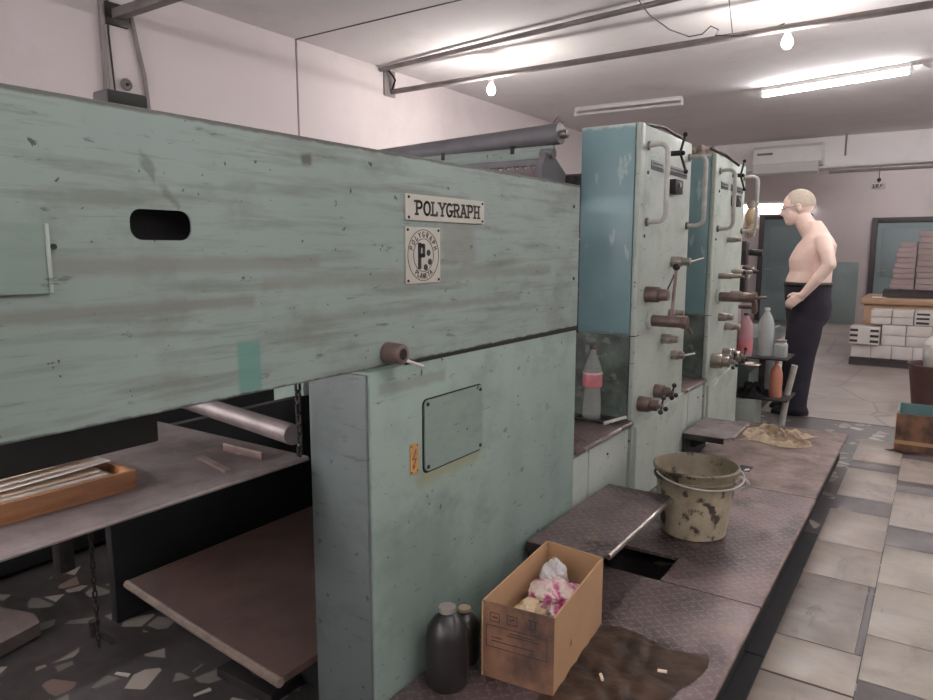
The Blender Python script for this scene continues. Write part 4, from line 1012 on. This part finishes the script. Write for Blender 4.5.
for i, x0 in enumerate((-.62, -.413, .0)):
    for k in range(2):
        pack(x0, 9.05, .48+k*.08, .205, .28, .078, 'white package in the top layers, %s, %s' % (('first beside the kraft carton edge', 'just before the black striped one', 'beyond the black striped one')[i], ('lower', 'upper')[k]))
pack(-.205, 9.04, .48, .2, .3, .16, 'white package with three black stripes, upper stack behind the white bag', 1)
T = thing('kraft_carton', (-.1, 10.0, 0), 'large kraft brown carton behind the white packages', 'carton')
make('carton_body', MB().box(-.74, .5, 9.62, 10.5, .096, .66, .01), 'kraft', T)
make('carton_top', MB().box(-.77, .52, 9.58, 10.5, .66, .74, .015), 'kraft', T)
make('paper_scrap', MB().box(-.66, -.52, 9.62, 9.72, .741, .747), 'paper', label='white paper scrap on top of the kraft carton', cat='paper scrap')
T = pallet(-.56, .5, 9.66, 10.45, .745, 'dark thin pallet on the kraft carton under wrapped paper stacks', 'frame_dark')
for ci, (x0, w_, n, z0) in enumerate(((-.50, .245, 9, .84), (-.245, .30, 10, .84), (.06, .3, 10, .84))):
    for k in range(n):
        hh = .062+.006*((k*3+ci) % 3)
        make('paper_bundle', MB().box(x0+.008*((k*7) % 3)+(.012*k if ci == 0 else 0)*.6, x0+w_, 9.72+.01*(k % 2), 10.2, z0, z0+hh-.004, .004), 'pinkgrey',
             label='grey pink wrapped paper bundle in the %s stack, %s' % (('narrow near', 'middle tall', 'far tall')[ci], ('lowest', 'second up', 'third up', 'fourth up', 'fifth up', 'sixth up', 'seventh up', 'eighth up', 'ninth up', 'topmost')[k]), cat='paper bundle', group='wrapped paper bundles on the dark pallet')
        z0 += hh
# dark tub with bag, open box
T = thing('dark_tub', (.03, 6.7, 0), 'dark round waste tub holding a white bag behind the open box', 'tub')
make('tub_body', MB().lathe((.06, 6.75, 0), [(0, 0), (.17, 0), (.18, .02), (.225, .37), (.235, .372), (.235, .388), (.222, .388), (.215, .37), (.165, .02), (0, .02)], 36), 'cap_brown', T)
crumple((.10, 6.72, .47), (.17, .15, .20), 12, .12, n=3, name='plastic_bag', mat='bag_white', label='white plastic bag bulging out of the dark tub', cat='plastic bag')
T = thing('open_carton', (0, 5.4, 0), 'open brown carton with teal inner lining on the marble tiles', 'cardboard box')
ox0, ox1, oy0, oy1 = -.165, .16, 5.25, 5.62
make('front_panel', MB().box(ox0, ox1, oy0, oy0+.006, .005, .25), 'cardboard_dark', T)
make('front_band', MB().box(ox0, ox1, oy0-.001, oy0, .05, .075), 'cardboard', T)
for a, nm in (((ox0, ox0+.006, oy0+.006, oy1), 'side_panel'), ((ox1-.006, ox1, oy0+.006, oy1), 'side_panel'), ((ox0+.006, ox1-.006, oy1-.006, oy1), 'back_panel')):
    make(nm, MB().box(*a, .005, .255), 'teal_card', T)
make('side_panel', MB().box(ox0-.004, ox0, oy0, oy1, .005, .255), 'cardboard', T)
make('bottom', MB().box(ox0+.006, ox1-.006, oy0+.006, oy1-.006, .005, .01), 'cardboard', T)
crumple((-.03, 5.42, .15), (.085, .10, .045), 21, .35, name='plastic_bag', mat='bag_white', label='crumpled white film inside the open teal lined carton', cat='plastic bag')
crumple((.10, 5.42, .245), (.045, .07, .04), 22, .4, name='plastic_bag', mat='bag_white', label='white film bunch over the edge of the open teal lined carton', cat='plastic bag')
heap(-.2, -.03, 5.185, 5.24, .004, .010, 'cap_brown', 'dark litter strip on tiles in front of the open carton', name='floor_litter', cat='litter')

# ================================================================== THE MAN
Mn = thing('person', (-.880, 6.08, .004), 'shirtless man in dark trousers and glasses standing beside the farther press tower', 'person')
ANG = math.radians(-170)
def capsule(mb, pts, rs):
    for i in range(len(pts)):
        mb.ball(pts[i], rs[i], u=16, w=12)
        if i: mb.cyl(pts[i-1], pts[i], rs[i-1], rs[i], 16)
def part(name, mb, mat, parent, voxel=None, smooth_it=4):
    o = make(name, mb, mat, None, smooth=180, at=(0, 0, 0)); o.parent = parent; o.location = (0, 0, 0)
    if voxel:
        r = o.modifiers.new('r', 'REMESH'); r.mode = 'VOXEL'; r.voxel_size = voxel; r.use_smooth_shade = True
        s = o.modifiers.new('s', 'SMOOTH'); s.iterations = smooth_it; s.factor = .5
    return o
b = MB()
b.loft([(-.03, 0, .88, .14, .16), (-.025, 0, .95, .15, .172), (-.018, 0, 1.00, .160, .178), (-.018, 0, 1.06, .164, .178), (-.032, 0, 1.13, .152, .174), (-.030, 0, 1.185, .158, .178), (-.030, 0, 1.22, .162, .182), (-.042, 0, 1.275, .152, .188), (-.06, 0, 1.33, .142, .190), (-.065, 0, 1.385, .108, .165), (-.05, 0, 1.425, .075, .10), (-.03, 0, 1.46, .062, .065)])

capsule(b, [V((-.045, 0, 1.40)), V((.01, 0, 1.47)), V((.06, 0, 1.55))], [.085, .072, .066])
b.loft([(-.085, 0, 1.34, .09, .17), (-.075, 0, 1.40, .085, .15), (-.055, 0, 1.44, .08, .105), (-.035, 0, 1.48, .075, .08), (-.01, 0, 1.52, .07, .07)])
capsule(b, [V((-.10, .17, 1.355)), V((-.118, .232, 1.28)), V((-.145, .262, 1.19))], [.068, .056, .047])       # left arm
capsule(b, [V((-.145, .262, 1.19)), V((-.07, .25, 1.08)), V((.02, .225, .955))], [.044, .043, .029])
capsule(b, [V((-.08, -.17, 1.355)), V((-.10, -.235, 1.24)), V((-.10, -.265, 1.12))], [.065, .052, .043])
capsule(b, [V((-.10, -.265, 1.12)), V((-.04, -.25, 1.0)), V((.03, -.235, .90))], [.043, .041, .028])
def hand(mb, w, d, n, side):
    """w wrist, d pointing direction, n back-of-hand normal, side: towards the thumb"""
    d, n, s = V(d).normalized(), V(n).normalized(), V(side).normalized()
    for k in (.02, .045, .07):
        for q in (-.02, 0, .02): mb.ball(V(w)+d*k+s*q, .0165, u=10, w=8)
    for q, L in ((.030, .070), (.010, .080), (-.010, .074), (-.030, .058)):
        a = V(w)+d*.082+s*q; m1 = a+d*L*.45-n*.008; m2 = m1+d*L*.28-n*.018; m3 = m2+d*L*.12-n*.018
        capsule(mb, [V(w)+d*.06+s*q*.9, a, m1, m2, m3], [.0095, .0095, .0085, .0078, .007])
    a = V(w)+d*.03+s*.03; capsule(mb, [a, a+s*.022+d*.022-n*.008, a+s*.03+d*.05-n*.016, a+s*.026+d*.068-n*.02], [.013, .011, .0095, .008])
hand(b, (.02, .225, .955), (.8, -.1, -.6), (.3, .9, .2), (.55, 0, .8))
hand(b, (.03, -.235, .90), (.35, .05, -.95), (0, -1, 0), (.95, 0, .3))
# head
hR = Matrix.Rotation(math.radians(12), 4, 'Y')
hc = V((.092, 0, 1.632))
HS = 1.1
def H(p): return tuple(hc + hR.to_3x3() @ V(p)*HS)
b.ball(H((-.008, 0, .015)), (0.1133, 0.0869, 0.1078), rot=hR).ball(H((.035, 0, -.045)), (0.0726, 0.0682, 0.0825), rot=hR).ball(H((.062, 0, -.09)), (0.0396, 0.0440, 0.0374), rot=hR)
b.ball(H((.066, 0, .02)), (0.0374, 0.0605, 0.0220), rot=hR)
capsule(b, [V(H((.092, 0, .005))), V(H((.112, 0, -.028))), V(H((.100, 0, -.038)))], [.009, .0125, .012])
for s in (-1, 1):
    b.ball(H((.098, .012*s, -.036)), .008, u=8, w=6)
    b.ball(H((-.005, .080*s, -.012)), (0.0187, 0.0099, 0.0330), rot=hR)
    b.ball(H((.05, .04*s, -.035)), (0.0286, 0.0242, 0.0275), rot=hR)
b.ball(H((.093, 0, -.062)), (0.0110, 0.0242, 0.0066), rot=hR).ball(H((.090, 0, -.076)), (0.0110, 0.0220, 0.0077), rot=hR)
body = part('body', b, 'skin', Mn, .006, 3)
hb = MB(); hb.ball(H((-.014, 0, .02)), (.1155, .0905, .1095), u=32, w=24, rot=hR)
bmesh.ops.delete(hb.bm, geom=[v for v in hb.bm.verts if (hR.to_3x3().inverted() @ (v.co-hc)).x > .062 or (hR.to_3x3().inverted() @ (v.co-hc)).z < -.03+.9*max(0, (hR.to_3x3().inverted() @ (v.co-hc)).x)], context='VERTS')
part('hair', hb, 'hair', Mn)
g = MB()
for s in (-1, 1):
    g.tube([H((.104, s*.034+.021*math.cos(a), -.004+.016*math.sin(a))) for a in [2*PI*i/16 for i in range(17)]], .0016, 6)
    g.tube([H((.104, s*.056, .002)), H((.07, s*.078, .004)), H((-.01, s*.088, .0))], .0016, 6)
g.tube([H((.104, -.013, .0)), H((.110, 0, .004)), H((.104, .013, .0))], .0016, 6)
part('glasses', g, 'iron', Mn)
for s in (-1, 1):
    part('eye', MB().ball(H((.081, s*.031, -.002)), .010, u=12, w=8), 'plastic_white', Mn)
    part('pupil', MB().ball(H((.089, s*.031, -.004)), .0045, u=8, w=6), 'ink', Mn)
    part('eyebrow', MB().tube([H((.098, s*.015, .026)), H((.097, s*.035, .031)), H((.082, s*.052, .026))], .0035, 6), 'hair', Mn)
t_ = MB()
t_.loft([(-.02, 0, .70, .13, .15), (-.032, 0, .78, .160, .178), (-.032, 0, .86, .168, .188), (-.022, 0, .93, .168, .188), (-.018, 0, 1.0, .168, .186), (-.018, 0, 1.045, .170, .184), (-.018, 0, 1.052, .166, .180)])
for s, fx in ((1, .0), (-1, .015)):
    t_.loft([(-.02+fx*.2, .085*s, .80, .13, .09), (-.01+fx*.5, .09*s, .62, .122, .088), (.005+fx, .092*s, .47, .108, .082), (.015+fx, .095*s, .30, .100, .078), (.030+fx, .10*s, .12, .098, .076), (.035+fx, .10*s, .035, .10, .078)])
part('trousers', t_, 'trouser', Mn, .009, 5)
part('belt', MB().loft([(-.018, 0, 1.018, .173, .189), (-.018, 0, 1.046, .174, .188)]), 'ink', Mn)
for s, fx in ((1, .0), (-1, .015)):
    sh = MB().loft([(.055+fx, .10*s, 0, .135, .048), (.055+fx, .10*s, .02, .138, .050), (.05+fx, .10*s, .045, .128, .046), (.02+fx, .10*s, .075, .085, .042), (.005+fx, .10*s, .09, .06, .036)])
    part('shoe', sh, 'shoe', Mn)
Mn.rotation_euler = (0, 0, ANG)

# ================================================================== WORLD AND CAMERA
wd = bpy.data.worlds.new('room_dark'); sc.world = wd; wd.use_nodes = True
wd.node_tree.nodes['Background'].inputs[0].default_value = (.5, .47, .47, 1); wd.node_tree.nodes['Background'].inputs[1].default_value = .05
cd = bpy.data.cameras.new('camera'); cam = bpy.data.objects.new('camera', cd); COL.objects.link(cam)
cd.sensor_fit = 'HORIZONTAL'; cd.sensor_width = 36; cd.lens = 700/933*36; cd.clip_start = .05
cam.location = (0, 0, 1.3); cam.rotation_euler = (math.radians(90-8.13), 0, math.radians(34)); sc.camera = cam
vs = sc.view_settings; sc.display_settings.display_device = 'sRGB'
vs.view_transform = 'Standard'; vs.look = 'None'; vs.exposure = 0.45; vs.gamma = 1; vs.use_curve_mapping = False
